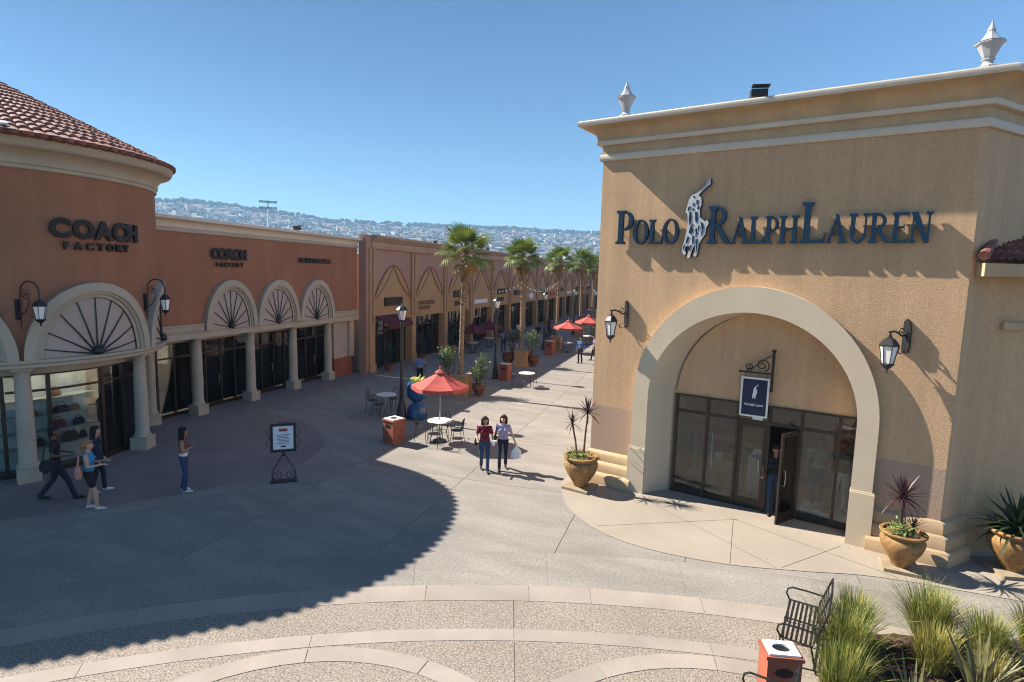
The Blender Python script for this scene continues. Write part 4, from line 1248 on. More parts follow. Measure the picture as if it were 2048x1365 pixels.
def floodlight(loc, rz, label):
    r = thing("floodlight", label, "floodlight", loc, rz, "black floodlights on the parapets")
    r.scale = (0.8, 0.8, 0.7)
    MB().box(-0.22, 0.22, -0.12, 0.14, 0.06, 0.30).build("housing", "black_metal", r)
    MB().tube([(0, 0, 0), (0, 0, 0.07)], 0.04, 8).build("bracket", "black_metal", r)
    MB().add([(-0.24, -0.13, 0.31), (0.24, -0.13, 0.31), (0.24, -0.30, 0.36), (-0.24, -0.30, 0.36), (-0.24, -0.13, 0.325), (0.24, -0.13, 0.325), (0.24, -0.30, 0.375), (-0.24, -0.30, 0.375)],
             [(0, 1, 2, 3), (4, 7, 6, 5), (0, 4, 5, 1), (2, 6, 7, 3), (0, 3, 7, 4), (1, 5, 6, 2)]).build("visor", "black_metal", r)
floodlight(on_polo(3.80, -0.05, 9.89), PROT + 0.4, "black floodlight standing on the archway store's cornice")
floodlight((WX + 0.1, 22.5, 7.52), radians(100), "black floodlight on the cream parapet of the terracotta wing")
floodlight((RX + 0.1, 36.2, 7.74), radians(100), "black floodlight on the shop row parapet, left of the nearest palm crown")
floodlight((RX + 0.1, 46.6, 7.74), radians(100), "black floodlight on the shop row parapet, right of the nearest palm crown")
floodlight((RX + 0.1, 67.5, 7.74), radians(100), "farthest black floodlight on the shop row parapet")

def lantern_parts(r, cx, z_top, k=1.0, glow="frosted"):
    """A six-sided tapering lantern hanging at (cx, 0), top of its roof at z_top, about 0.75 m tall."""
    T = Matrix.Translation((cx, 0, z_top)) @ Matrix.Scale(k, 4)
    MB().lathe([(0.0, 0.0), (0.03, -0.01), (0.035, -0.05), (0.10, -0.09), (0.155, -0.17), (0.175, -0.20), (0.175, -0.225), (0.0, -0.225)], 6, T).build("lantern_roof", "black_metal", r)
    MB().lathe([(0.15, -0.226), (0.095, -0.56), (0.0, -0.56)], 6, T, caps=False).build("lantern_glass", glow, r)
    mb = MB()
    for i in range(6):
        a = 2 * pi * i / 6
        mb.tube([(0.158 * cos(a), 0.158 * sin(a), -0.222), (0.10 * cos(a), 0.10 * sin(a), -0.565)], 0.010, 4, T)
    mb.build("lantern_ribs", "black_metal", r)
    MB().lathe([(0.0, -0.561), (0.115, -0.561), (0.12, -0.585), (0.07, -0.64), (0.03, -0.67), (0.015, -0.70), (0.028, -0.73), (0.0, -0.76)], 8, T).build("lantern_foot", "black_metal", r)
def scroll(cx, cz, r0, turns, a0=0.0, n=28, shrink=0.85, y=0.0):
    return [(cx + r0 * (1 - shrink * k / n) * cos(a0 + turns * 2 * pi * k / n), y, cz + r0 * (1 - shrink * k / n) * sin(a0 + turns * 2 * pi * k / n)) for k in range(n + 1)]
def wall_lantern(loc, rz, label):
    """Carriage lantern on a long back plate; local +x points out of the wall."""
    r = thing("wall_lantern", label, "wall lamp", loc, rz, "black carriage lanterns beside the arch")
    MB().prism([(-0.07, 0.0), (0.07, 0.0), (0.10, 0.12), (0.10, 0.55), (0.06, 0.66), (0.0, 0.72), (-0.06, 0.66), (-0.10, 0.55), (-0.10, 0.12)], 0.0, 0.05,
               Matrix(((0, 0, 1, 0), (1, 0, 0, 0), (0, 1, 0, -0.36), (0, 0, 0, 1)))).build("back_plate", "black_metal", r)
    MB().tube([(0.05, 0, 0.02), (0.14, 0, 0.0), (0.24, 0, 0.06), (0.36, 0, 0.10), (0.50, 0, 0.08)], 0.022, 6).build("arm", "black_metal", r)
    MB().tube(scroll(0.15, 0.10, 0.09, 1.3, -1.5), 0.013, 5).build("upper_scroll", "black_metal", r)
    MB().tube([(0.05, 0, -0.30), (0.13, 0, -0.38), (0.20, 0, -0.36), (0.21, 0, -0.29), (0.17, 0, -0.26)], 0.014, 5).build("lower_scroll", "black_metal", r)
    MB().tube([(0.46, 0, 0.09), (0.46, 0, 0.02)], 0.02, 6).build("hanger", "black_metal", r)
    lantern_parts(r, 0.46, 0.03, 1.08)
    return r
OUT = PROT - pi / 2
wall_lantern(on_polo(0.78, WY, 4.82), OUT - radians(40), "black carriage lantern on the tan wall at the street side of the arch")
wall_lantern(on_polo(7.05, WY, 4.74), OUT - radians(40), "black carriage lantern on the tan wall at the corner side of the arch")
# goose-neck lamps on the rounded shop: local +x out of the wall
def hook_lamp(loc, rz, label):
    r = thing("hook_lamp", label, "wall lamp", loc, rz, "goose-neck lanterns on the rounded shop")
    MB().box(0.0, 0.05, -0.07, 0.07, -0.42, 0.10).build("back_plate", "black_metal", r)
    pts = [(0.06, 0, -0.35), (0.09, 0, 0.0), (0.10, 0, 0.30)] + [(0.35 - 0.25 * cos(t * pi / 10), 0, 0.30 + 0.26 * sin(t * pi / 10)) for t in range(1, 11)] + [(0.60, 0, 0.14)]
    MB().tube(pts, 0.020, 6).build("arm", "black_metal", r)
    MB().tube(scroll(0.26, 0.22, 0.13, 1.5, 1.2), 0.012, 5).build("scroll", "black_metal", r)
    MB().tube([(0.08, 0, -0.30), (0.22, 0, -0.20), (0.34, 0, 0.05), (0.30, 0, 0.14)], 0.012, 5).build("brace", "black_metal", r)
    MB().tube([(0.07, 0, -0.42), (0.07, 0, -0.72)], [0.018, 0.006], 5).build("tail", "black_metal", r)
    lantern_parts(r, 0.60, 0.15, 0.95)
    return r
hook_lamp(tw(-28, 3.9, 4.72), tw_dir(-28) + radians(42), "goose-neck lantern on terracotta wall over the thick column, between the big fanlights")
hook_lamp(tw(24, 3.9, 4.78), tw_dir(24), "goose-neck lantern at the rounded end of terracotta wall, seen against the wing")

# the emblem between the words: rider with a raised mallet on a horse, white relief with dark hollows
em = thing("wall_emblem", "white and dark relief emblem of horse and rider with raised mallet between the words", "emblem", on_polo(0, 0, 0), PROT)
def emb(px, py):                                   # emblem drawn on the wall plane from its outline (s, z)
    return 2.20 + (px - 940) * 0.63 / 310 , 8.26 - (py - 95) * 1.95 / 930
def eplate(pts, y0, y1, name, m):
    poly = [emb(*p) for p in pts]
    n_ = len(poly)
    vs = [(s, y1, z) for s, z in poly] + [(s, y0, z) for s, z in poly]
    mb = MB().add(vs, [tuple(range(n_)), tuple(range(2 * n_ - 1, n_ - 1, -1))])
    mb.cur = 1
    mb.add(vs, [(i, i + n_, (i + 1) % n_ + n_, (i + 1) % n_) for i in range(n_)])
    return mb.build(name, [m, "navy_letter"], em)
YW = WY - 0.02
eplate([(1030, 280), (1075, 265), (1180, 180), (1215, 100), (1240, 105), (1245, 170), (1215, 185), (1105, 285), (1140, 320), (1150, 380), (1135, 440), (1140, 540), (1200, 590), (1235, 575), (1250, 620), (1225, 660),
        (1215, 740), (1175, 800), (1150, 850), (1140, 960), (1120, 1000), (1090, 990), (1110, 920), (1100, 860), (1080, 900), (1060, 960), (1050, 1015), (1015, 1020), (1020, 960), (1040, 900), (1025, 870), (990, 880), (985, 930), (1000, 960), (985, 990),
        (950, 955), (945, 900), (970, 800), (985, 720), (1000, 600), (985, 500), (960, 470), (975, 410), (995, 330)], YW, YW - 0.13, "relief", "silver_paint")
dark_bits = [[(1040, 296), (1058, 290), (1066, 305), (1050, 318)], [(1012, 470), (1030, 478), (1040, 540), (1036, 600), (1018, 628), (1006, 560)], [(1078, 480), (1104, 476), (1118, 560), (1104, 610), (1086, 580)],
             [(1150, 590), (1176, 606), (1196, 660), (1186, 720), (1164, 756), (1172, 690)], [(1034, 648), (1062, 612), (1052, 660), (1074, 690), (1044, 742), (1016, 716)], [(1090, 680), (1108, 664), (1124, 724), (1098, 772), (1104, 720)],
             [(1006, 760), (1030, 772), (1016, 812), (996, 850), (986, 830)], [(1106, 800), (1128, 790), (1130, 850), (1112, 896)], [(1088, 336), (1122, 352), (1104, 372), (1112, 402), (1086, 388)], [(990, 424), (1018, 408), (1010, 446), (986, 462)],
             [(1062, 760), (1080, 752), (1088, 826), (1066, 858)], [(1106, 404), (1126, 418), (1118, 458), (1100, 444)], [(1130, 630), (1142, 650), (1136, 700), (1124, 680)], [(1046, 860), (1060, 866), (1040, 930), (1032, 920)],
             [(1044, 380), (1062, 372), (1066, 400), (1050, 412)], [(1040, 440), (1062, 436), (1060, 456), (1044, 462)], [(1122, 880), (1134, 872), (1124, 950), (1114, 956)], [(958, 880), (974, 850), (966, 910), (958, 920)]]
for d in dark_bits:
    eplate(d, YW - 0.1305, YW - 0.138, "hollow", "navy_letter")
# hanging sign
hs = thing("hanging_sign", "navy hanging sign with white border on a black scroll bracket inside the arch", "sign", on_polo(4.20, 0, 0), PROT)
HY = 0.66
MB().tube([(0.26, HY, 3.16), (0.26, HY, 4.10)], 0.032, 8).ball((0.26, HY, 4.12), 0.05).ball((0.26, HY, 3.15), 0.045).build("wall_post", "black_metal", hs)
for z in (3.3, 3.95):
    MB().tube([(0.26, HY, z), (0.26, 0.87, z)], 0.02, 6).build("stand_off", "black_metal", hs)
MB().tube([(0.26, HY, 3.55), (-0.46, HY, 3.55)], 0.022, 6).ball((-0.48, HY, 3.55), 0.035).build("arm", "black_metal", hs)
for c_, r_, t_, a_ in ((0.02, 0.17, 1.6, 0.4), (-0.29, 0.10, 1.5, 0.2)):
    MB().tube([(p[0], HY, p[2]) for p in scroll(c_, 3.58 + r_, r_, t_, a_ - pi / 2)], 0.014, 5).build("scroll", "black_metal", hs)
MB().tube([(0.26, HY, 4.02), (0.12, HY, 3.95), (-0.12, HY, 3.72), (-0.36, HY, 3.57)], 0.014, 5).build("brace", "black_metal", hs)
for xx in (0.14, -0.36):
    MB().tube([(xx, HY, 3.55), (xx, HY, 3.43)], 0.008, 5).build("hook", "black_metal", hs)
bx = Matrix.Translation((-0.11, HY, 2.44)) @ Matrix.Rotation(radians(4), 4, 'Z')
MB().box(-0.325, 0.325, -0.025, 0.025, 0.0, 0.99, bx).build("border_board", "white_paint", hs)
for sgn in (1, -1):
    MB().box(-0.28, 0.28, min(sgn * 0.0255, sgn * 0.031), max(sgn * 0.0255, sgn * 0.031), 0.045, 0.945, bx).build("panel", "navy_panel", hs)
tm = text_mesh("sign_lettering", "Polo Ralph Lauren", 0.085, 0.004, "poster_paper", 0.002)
o = inst(tm, "sign_lettering", hs); o.matrix_local = bx @ Matrix.Translation((0, -0.034, 0.28)) @ Matrix.Scale(0.68, 4, (1, 0, 0))
emb_pts = [(0.0, 0.0), (0.03, 0.02), (0.035, 0.09), (0.06, 0.15), (0.05, 0.22), (0.02, 0.28), (0.08, 0.36), (0.07, 0.37), (0.0, 0.30), (-0.03, 0.24), (-0.035, 0.15), (-0.05, 0.08), (-0.04, 0.0), (-0.02, 0.01), (-0.01, 0.07)]
o = MB().prism(emb_pts, 0, 0.004).build("sign_emblem", "poster_paper", hs); o.matrix_local = bx @ Matrix.Translation((0.0, -0.032, 0.46)) @ Matrix.Rotation(pi / 2, 4, 'X')

# ------------------------------------------------------------------ far hillside with houses, trees and a floodlight mast; haze
def hdir(az):                                       # azimuth from +y, degrees
    return Vector((sin(radians(az)), cos(radians(az))))
ELV = [(-75, 4.6), (-62, 5.0), (-55, 5.1), (-49.7, 5.2), (-47.5, 5.35), (-45.8, 5.3), (-43, 5.1), (-41, 4.95), (-38.3, 4.75), (-36, 4.4), (-33.8, 4.4), (-29, 4.42), (-25, 4.35), (-21.6, 4.4), (-18, 4.35), (-14.2, 4.2), (-9.5, 4.1), (0, 3.9), (15, 3.7), (40, 3.6)]
def ridge_el(az):
    for (a, e), (b, f_) in zip(ELV[:-1], ELV[1:]):
        if a <= az <= b: return e + (f_ - e) * (az - a) / (b - a)
    return ELV[0][1] if az < ELV[0][0] else ELV[-1][1]
HD0, HD1 = 700.0, 1900.0
def hill_z(az, d):
    zr = CAM_H + HD1 * math.tan(radians(ridge_el(az)))
    t = max(0.0, min(1.0, (d - HD0) / (HD1 - HD0)))
    return -1.0 + (zr + 1.0) * (0.25 * t + 0.75 * t ** 1.25) + 5.0 * sin(d * 0.013 + az * 0.4) * t * (1 - t) * 2
mb = MB()
rings = []
azs = [-78 + 0.8 * k for k in range(150)]
for d in [HD0 + (HD1 - HD0) * k / 24 for k in range(25)] + [2300, 3000]:
    if d <= HD1:
        rings.append([(hdir(a).x * d, hdir(a).y * d, hill_z(a, d)) for a in azs])
    else:
        rings.append([(hdir(a).x * d, hdir(a).y * d, hill_z(a, HD1) * (0.8 if d < 2500 else 0.0)) for a in azs])
mb.loft(rings, closed=False)
hill = structure(mb.build("hills", "hill_ground", smooth='all'))
def house_mesh(w, d, h, rm, wm):
    mb = MB()
    mb.cbox(0, 0, -3, w, d, h + 3)
    mb.cur = 1
    o = 0.5
    mb.add([(-w / 2 - o, -d / 2 - o, h + 0.02), (w / 2 + o, -d / 2 - o, h + 0.02), (w / 2 + o, d / 2 + o, h + 0.02), (-w / 2 - o, d / 2 + o, h + 0.02), (-w / 4, 0, h + 2.2), (w / 4, 0, h + 2.2)],
           [(0, 3, 2, 1), (0, 1, 5, 4), (1, 2, 5), (2, 3, 4, 5), (3, 0, 4)])
    mb.cur = 2
    for x in (-w * 0.3, 0, w * 0.3):
        mb.box(x - 0.8, x + 0.8, -d / 2 - 0.06, -d / 2 - 0.01, 1.0, 2.4)
    return mb.mesh("hill_house", [wm, rm, "dark_sign"])
HM = [house_mesh(13, 10, 5, "house_roof", "house_wall"), house_mesh(17, 11, 6, "house_roof_grey", "house_wall"), house_mesh(12, 9, 6.5, "house_roof", "house_wall_pink"), house_mesh(20, 11, 4.5, "house_roof_grey", "house_wall_pink"), house_mesh(11, 9, 4, "house_roof", "house_wall")]
rnd = random.Random(11)
HLAB = "small pale house among many on the distant hillside"
cnt = 0
spots = []
while cnt < 300:
    az = rnd.uniform(-50.5, -8.5); d = HD0 + (HD1 - HD0) * (0.30 + 0.69 * rnd.random())
    if az > -11 and rnd.random() < 0.5: continue
    p = hdir(az) * d
    if any((p.x - q[0]) ** 2 + (p.y - q[1]) ** 2 < 200 for q in spots): continue
    spots.append((p.x, p.y))
    o = inst(rnd.choice(HM), "hill_house", None, (p.x, p.y, hill_z(az, d)), (0, 0, -radians(az) + rnd.uniform(-0.5, 0.5)), (1, 1, rnd.uniform(0.8, 1.25)))
    tag(o, HLAB, "house", "houses on the distant hillside")
    cnt += 1
mb = MB()
for _ in range(1500):
    az = rnd.uniform(-60, -3); d = HD0 + (HD1 - HD0) * (0.30 + 0.69 * rnd.random())
    p = hdir(az) * d; z = hill_z(az, d); w, h = rnd.uniform(8, 18), rnd.uniform(3, 6)
    mb.cur = rnd.choice([0, 0, 1, 1, 2])
    mb.cbox(0, 0, -2, w, rnd.uniform(8, 12), h + 2, Matrix.Translation((p.x, p.y, z)) @ Matrix.Rotation(-radians(az) + rnd.uniform(-.5, .5), 4, 'Z'), taper=0.92)
o = mb.build("hillside_housing", ["house_wall", "house_wall_pink", "house_roof"], fix=False); o["kind"] = "stuff"; tag(o, "mass of tiny pale houses covering the distant hillside", "houses")
def blob(mb, c, r, n=7, m=5, rr=rnd):
    vs, fs = [], []
    for j in range(m + 1):
        ph = -pi / 2 + pi * j / m
        for i in range(n):
            a = 2 * pi * i / n; k = r * rr.uniform(0.7, 1.2)
            vs.append((c[0] + k * cos(ph) * cos(a), c[1] + k * cos(ph) * sin(a), c[2] + k * sin(ph) * 0.85))
    for j in range(m):
        for i in range(n):
            fs.append((j * n + i, j * n + (i + 1) % n, (j + 1) * n + (i + 1) % n, (j + 1) * n + i))
    mb.add(vs, fs)
mb = MB()
for _ in range(1700):
    az = rnd.uniform(-60, -3); d = HD0 + (HD1 - HD0) * (0.3 + 0.70 * rnd.random() ** 0.8)
    p = hdir(az) * d
    blob(mb, (p.x, p.y, hill_z(az, d) + 2), rnd.uniform(2.5, 5.5))
for _ in range(620):                                   # trees along the ridge
    az = rnd.uniform(-58, -4); d = HD1 - rnd.uniform(0, 60)
    if -34 < az < -27 and rnd.random() < 0.6: continue
    p = hdir(az) * d
    for k in range(rnd.choice([1, 2, 3])):
        blob(mb, (p.x + rnd.uniform(-8, 8), p.y + rnd.uniform(-8, 8), hill_z(az, d) + rnd.uniform(2, 9)), rnd.uniform(3.5, 8))
o = mb.build("hillside_trees", "hill_tree", fix=False); o["kind"] = "stuff"; tag(o, "dark trees scattered over the hillside and along its ridge", "trees")
p = hdir(-40.9) * 900
mast = thing("floodlight_mast", "pale mast with two dark rows of lamps standing on the distant hillside", "mast", (p.x, p.y, 0), radians(40.9))
zt = CAM_H + 900 * math.tan(radians(5.95))
MB().tube([(0, 0, 30), (0, 0, zt - 6)], [1.9, 1.3], 8).build("pole", "white_paint", mast)
for z in (zt, zt - 8.5):
    mb = MB(); mb.box(-12, 12, -0.4, 0.4, z - 2.6, z - 2.1)
    for i in range(8):
        mb.cbox(-10.5 + 3 * i, -0.8, z - 2.2, 2.4, 1.6, 2.6)
    mb.build("lamp_row", "dark_sign", mast)
MB().tube([(0, 0, zt - 10), (0, 0, zt)], 0.7, 6).build("cross_post", "dark_sign", mast)
# haze between here and the hill
hz_ = MB().box(-3900, 3900, -380, 5100, -1.2, 206).build("haze", "fill_dark")
hz_.data.materials.clear()
hm = bpy.data.materials.new("haze"); hm.use_nodes = True
for n in list(hm.node_tree.nodes): hm.node_tree.nodes.remove(n)
ho = hm.node_tree.nodes.new("ShaderNodeOutputMaterial"); hv = hm.node_tree.nodes.new("ShaderNodeVolumePrincipled")
hv.inputs["Color"].default_value = (0.40, 0.68, 1.0, 1); hv.inputs["Density"].default_value = 0.00030
hv.inputs["Anisotropy"].default_value = 0.0
hm.node_tree.links.new(hv.outputs[0], ho.inputs["Volume"])
hz_.data.materials.append(hm)
hz_["kind"] = "stuff"
tag(hz_, "pale blue air thickening towards the far hills", "haze")
# ------------------------------------------------------------------ street furniture
def street_lamp(loc, label):
    r = thing("street_lamp", label, "street lamp", loc, 0, "black street lamps along the street")
    MB().lathe([(0.0, 0.0), (0.24, 0.0), (0.24, 0.06), (0.20, 0.10), (0.17, 0.45), (0.13, 0.62), (0.10, 0.75), (0.085, 0.80)], 12).build("base", "black_metal", r, smooth=True)
    MB().lathe([(0.078, 0.79), (0.07, 2.2), (0.055, 3.72), (0.075, 3.74), (0.075, 3.80), (0.05, 3.84), (0.09, 3.90), (0.10, 3.93), (0.0, 3.93)], 12).build("post", "black_metal", r, smooth=True)
    MB().lathe([(0.10, 3.931), (0.12, 3.96), (0.20, 4.28), (0.205, 4.30), (0.0, 4.30)], 8).build("lantern_glass", "frosted", r)
    mb = MB()
    for i in range(8):
        a = 2 * pi * i / 8
        mb.tube([(0.122 * cos(a), 0.122 * sin(a), 3.94), (0.208 * cos(a), 0.208 * sin(a), 4.30)], 0.009, 4)
    mb.build("lantern_ribs", "black_metal", r)
    MB().lathe([(0.235, 4.301), (0.24, 4.32), (0.16, 4.42), (0.10, 4.46), (0.05, 4.48), (0.03, 4.53), (0.0, 4.58)], 8).build("lantern_roof", "black_metal", r)
    return r
sl = street_lamp((-10.75, 19.55, 0), "tall black street lamp nearest the plaza, beside the red bin")
for (x, y), lb in [((-10.42, 29.6), "black street lamp by the second red bin, between the two nearest palms"), ((-11.1, 42.8), "black street lamp seen just right of the second palm trunk"),
                   ((-11.37, 55.4), "farther black street lamp seen against the shop row past third palm"), ((-9.75, 57.6), "farthest black street lamp, close beside the store's edge")]:
    put(copy_tree(sl), (x, y, 0), 0, lb)
def litter_bin(loc, rz, w, d, h, label):
    r = thing("litter_bin", label, "litter bin", loc, rz, "terracotta red litter bins")
    MB().cbox(0, 0, 0.0, w * 0.94, d * 0.94, 0.04).cbox(0, 0, 0.04, w, d, h - 0.12).build("body", "red_box", r)
    MB().cbox(0, 0, h - 0.078, w * 1.10, d * 1.10, 0.05).build("rim", "red_box", r)
    mb = MB()
    n = 24
    o_ = []
    for k in range(n):
        a = 2 * pi * k / n
        c_, s_ = cos(a), sin(a)
        m_ = max(abs(c_), abs(s_))
        o_.append((c_ / m_ * w * 0.46, s_ / m_ * d * 0.46))
    i_ = [(0.27 * w * cos(2 * pi * k / n), 0.25 * d * sin(2 * pi * k / n)) for k in range(n)]
    mb.loft([[(x, y, h - 0.027) for x, y in o_], [(x, y, h) for x, y in o_], [(x, y, h) for x, y in i_], [(x, y, h - 0.10) for x, y in i_]], closed=True)
    mb.build("lid", "white_top", r)
    MB().cbox(0, 0, h - 0.0279, 0.56 * w, 0.52 * d, 0.002).build("opening", "black_metal", r)
    mb = MB()
    el = [(0.0 + 0.27 * w * cos(2 * pi * k / 20) * min(1.0, 1.0), 0.065 * sin(2 * pi * k / 20)) for k in range(20)]
    mb.add([(x, -d / 2 - 0.006, h * 0.72 + z) for x, z in el], [tuple(range(20))])
    mb.build("front_slot", "black_metal", r)
    return r
litter_bin((1.385, 7.96, 0), radians(12), 0.44, 0.34, 0.90, "red litter bin with white lid and oval hole, next to the iron bench")
litter_bin((-9.48, 16.72, 0), radians(-20), 0.52, 0.52, 0.86, "red litter bin at the edge of shade by the first street lamp")
litter_bin((-9.75, 29.35, 0), radians(-10), 0.55, 0.55, 0.92, "red litter bin at the foot of the second street lamp")
litter_bin((-9.95, 40.2, 0), radians(-10), 0.60, 0.60, 1.05, "farther red litter bin near the second red parasol")
# iron benches: local x = depth (back at +x), y = length
def bench(loc, rz, label, L=1.22):
    r = thing("iron_bench", label, "bench", loc, rz, "black slatted iron benches")
    for i in range(7):
        x = -0.20 + 0.065 * i
        MB().box(x - 0.018, x + 0.018, -L / 2, L / 2, 0.425, 0.435).build("slat", "black_metal", r)
    for i in range(6):
        z = 0.50 + 0.075 * i
        x = 0.215 + (z - 0.44) * 0.30
        MB().box(x - 0.006, x + 0.006, -L / 2, L / 2, z - 0.018, z + 0.018).build("back_slat", "black_metal", r)
    for y in (-L / 2, 0.0, L / 2):
        MB().tube([(-0.22, y, 0.0), (-0.22, y, 0.42), (0.22, y, 0.418), (0.235, y, 0.5), (0.385, y, 0.98)], 0.016, 6).build("side_frame", "black_metal", r)
        MB().tube([(0.20, y, 0.42), (0.30, y, 0.0)], 0.016, 6).build("rear_leg", "black_metal", r)
    for y in (-L / 2, L / 2):
        MB().tube([(-0.22, y, 0.43), (-0.27, y, 0.52), (-0.255, y, 0.60), (-0.19, y, 0.645), (0.05, y, 0.65), (0.27, y, 0.64)], 0.015, 6).build("armrest", "black_metal", r)
    MB().tube([(0.385, -L / 2, 0.98), (0.40, 0, 1.03), (0.385, L / 2, 0.98)], 0.016, 6).build("top_rail", "black_metal", r)
    return r
b1 = bench((1.90, 9.56, 0), radians(-14), "black iron bench with slatted seat beside the grasses")
b2 = copy_tree(b1)
put(b2, (1.00, 7.02, 0), radians(-16), "second iron bench of which only an armrest shows below the red bin")

# cafe tables, chairs and parasols
def cafe_chair(name="cafe_chair"):
    r = thing(name, "", "chair", (0, 0, 0), 0, "wire cafe chairs round the tables")
    MB().lathe([(0.0, 0.44), (0.20, 0.44), (0.20, 0.455), (0.0, 0.455)], 12).build("seat", "black_metal", r)
    for x in (-0.16, 0.16):
        MB().tube([(x, -0.15, 0.44), (x * 1.2, -0.19, 0.0)], 0.011, 5).build("leg", "black_metal", r)
        MB().tube([(x * 1.2, 0.22, 0.0), (x, 0.17, 0.44), (x, 0.20, 0.70), (x * 0.8, 0.23, 0.84)], 0.011, 5).build("leg", "black_metal", r)
        MB().tube([(x, 0.19, 0.64), (x * 1.25, 0.0, 0.66), (x * 1.2, -0.14, 0.62), (x, -0.15, 0.45)], 0.010, 5).build("armrest", "black_metal", r)
    mb = MB()
    mb.tube([(-0.13, 0.23, 0.84), (0, 0.25, 0.87), (0.13, 0.23, 0.84)], 0.011, 5)
    for x in (-0.10, -0.05, 0.0, 0.05, 0.10):
        mb.tube([(x, 0.17, 0.46), (x, 0.235, 0.85)], 0.005, 4)
    mb.tube([(-0.16, 0.195, 0.62), (0.16, 0.195, 0.62)], 0.006, 4)
    mb.build("back_wires", "black_metal", r)
    return r
def cafe_table(loc, label):
    r = thing("cafe_table", label, "table", loc, random.random(), "round cafe tables")
    MB().lathe([(0.0, 0.715), (0.40, 0.715), (0.42, 0.725), (0.42, 0.745), (0.40, 0.75), (0.03, 0.75)], 28).build("table_top", "white_top", r, smooth=True)
    for i in range(4):
        a = pi / 4 + i * pi / 2
        MB().tube([(0.30 * cos(a), 0.30 * sin(a), 0.714), (0.24 * cos(a), 0.24 * sin(a), 0.35), (0.34 * cos(a), 0.34 * sin(a), 0.0)], 0.014, 6).build("leg", "black_metal", r)
    MB().tube([(0.25 * cos(2 * pi * k / 16), 0.25 * sin(2 * pi * k / 16), 0.36) for k in range(16)], 0.010, 5, closed=True).build("brace_ring", "black_metal", r)
    return r
def parasol(loc, m, label, R=1.05, zb=1.95, zt=2.38, rz=0.3):
    r = thing("parasol", label, "parasol", loc, rz, "cafe parasols along the street")
    MB().tube([(0, 0, 0.06), (0, 0, zt + 0.06)], 0.022, 8).build("pole", "finial_white", r)
    MB().lathe([(0.0, 0.0), (0.24, 0.0), (0.24, 0.05), (0.06, 0.09), (0.035, 0.14)], 14).build("foot", "black_metal", r)
    mb = MB()
    n = 6
    vs = [(0, 0, zt)]
    rows = []
    for f_, dz in ((0.22, 0.0), (0.6, -0.02), (1.0, -0.0)):
        row = []
        for i in range(n):
            a0, a1 = 2 * pi * i / n, 2 * pi * (i + 1) / n
            p0 = Vector((cos(a0), sin(a0))) * R * f_; p1 = Vector((cos(a1), sin(a1))) * R * f_
            for t in (0, 0.25, 0.5, 0.75):
                p = p0.lerp(p1, t)
                sag = -0.04 * sin(pi * t) * f_
                row.append((p.x, p.y, zt - (zt - zb) * f_ + dz + sag))
        rows.append(row)
    mb.loft([[(0, 0, zt)] * len(rows[0])] + rows, closed=True)
    mb.build("canopy", m, r)
    mb = MB()
    mb.loft([[(x * 1.002, y * 1.002, z) for x, y, z in rows[-1]], [(x * 1.01, y * 1.01, z - 0.13) for x, y, z in rows[-1]]], closed=True)
    mb.build("valance", m, r)
    MB().lathe([(0.20, zt - 0.03), (0.10, zt + 0.05), (0.03, zt + 0.09), (0.03, zt + 0.13), (0.045, zt + 0.17), (0.0, zt + 0.21)], 6).build("cap", m, r)
    for i in range(n):
        a = 2 * pi * i / n
        MB().tube([(0, 0, zt - 0.05), (R * 0.6 * cos(a), R * 0.6 * sin(a), zt - (zt - zb) * 0.6 - 0.045), (R * 0.975 * cos(a), R * 0.975 * sin(a), zb - 0.02)], 0.008, 4).build("rib", "steel", r)
    return r
ch0 = cafe_chair()
first_chair = [True]
def place_chair(x, y, rz, label):
    c = ch0 if first_chair[0] else copy_tree(ch0)
    first_chair[0] = False
    put(c, (x, y, 0), rz, label)
def table_set(x, y, label, chairs, what, phase=0.0):
    cafe_table((x, y, 0), label)
    names = {4: ["plaza side", "street side", "shop side", "far side"], 3: ["plaza side", "far side", "shop side"], 2: ["shop side", "far side"]}[chairs]
    angs = {"plaza side": -100, "far side": 80, "shop side": 175, "street side": -10}
    for nme in names:
        a = radians(angs[nme] + phase)
        place_chair(x + 0.62 * cos(a), y + 0.62 * sin(a), a - pi / 2, "black wire cafe chair on the %s of %s" % (nme, what))
table_set(-8.12, 17.45, "round white-topped table under the nearest red parasol", 4, "the table under the nearest parasol", 18)
table_set(-11.9, 20.35, "round grey table in the shade left of the first street lamp", 3, "shaded table by first lamp", 10)
table_set(-8.1, 27.95, "round table at the shade's edge past the nearest palm", 2, "table past the nearest palm")
table_set(-9.1, 42.3, "round table under the second red parasol", 3, "table under second red parasol")
table_set(-8.6, 48.0, "round table under the farthest red parasol", 2, "table under farthest red parasol")
table_set(-15.4, 38.6, "round table under the maroon parasol by the shops", 3, "table under nearer maroon parasol")
table_set(-15.4, 42.1, "round table under the farther maroon parasol by the shops", 2, "table under farther maroon parasol")
parasol((-8.12, 17.45, 0), "red_canvas", "bright red parasol nearest the plaza, over a white table", 0.99, 1.97, 2.44, 0.35)
parasol((-9.1, 42.3, 0), "red_canvas", "second red parasol down the street, near the two standing men", 1.12, 1.92, 2.40, 0.1)
parasol((-8.6, 48.0, 0), "red_canvas", "farthest red parasol, half hidden by the archway store's edge", 1.15, 1.95, 2.45, 0.2)
parasol((-15.4, 38.6, 0), "maroon_canvas", "nearer dark maroon parasol in the shade by the shop fronts", 1.15, 1.62, 2.10, 0.0)
parasol((-15.4, 42.1, 0), "maroon_canvas", "farther dark maroon parasol in the shade by the shop fronts", 1.15, 1.62, 2.10, 0.4)
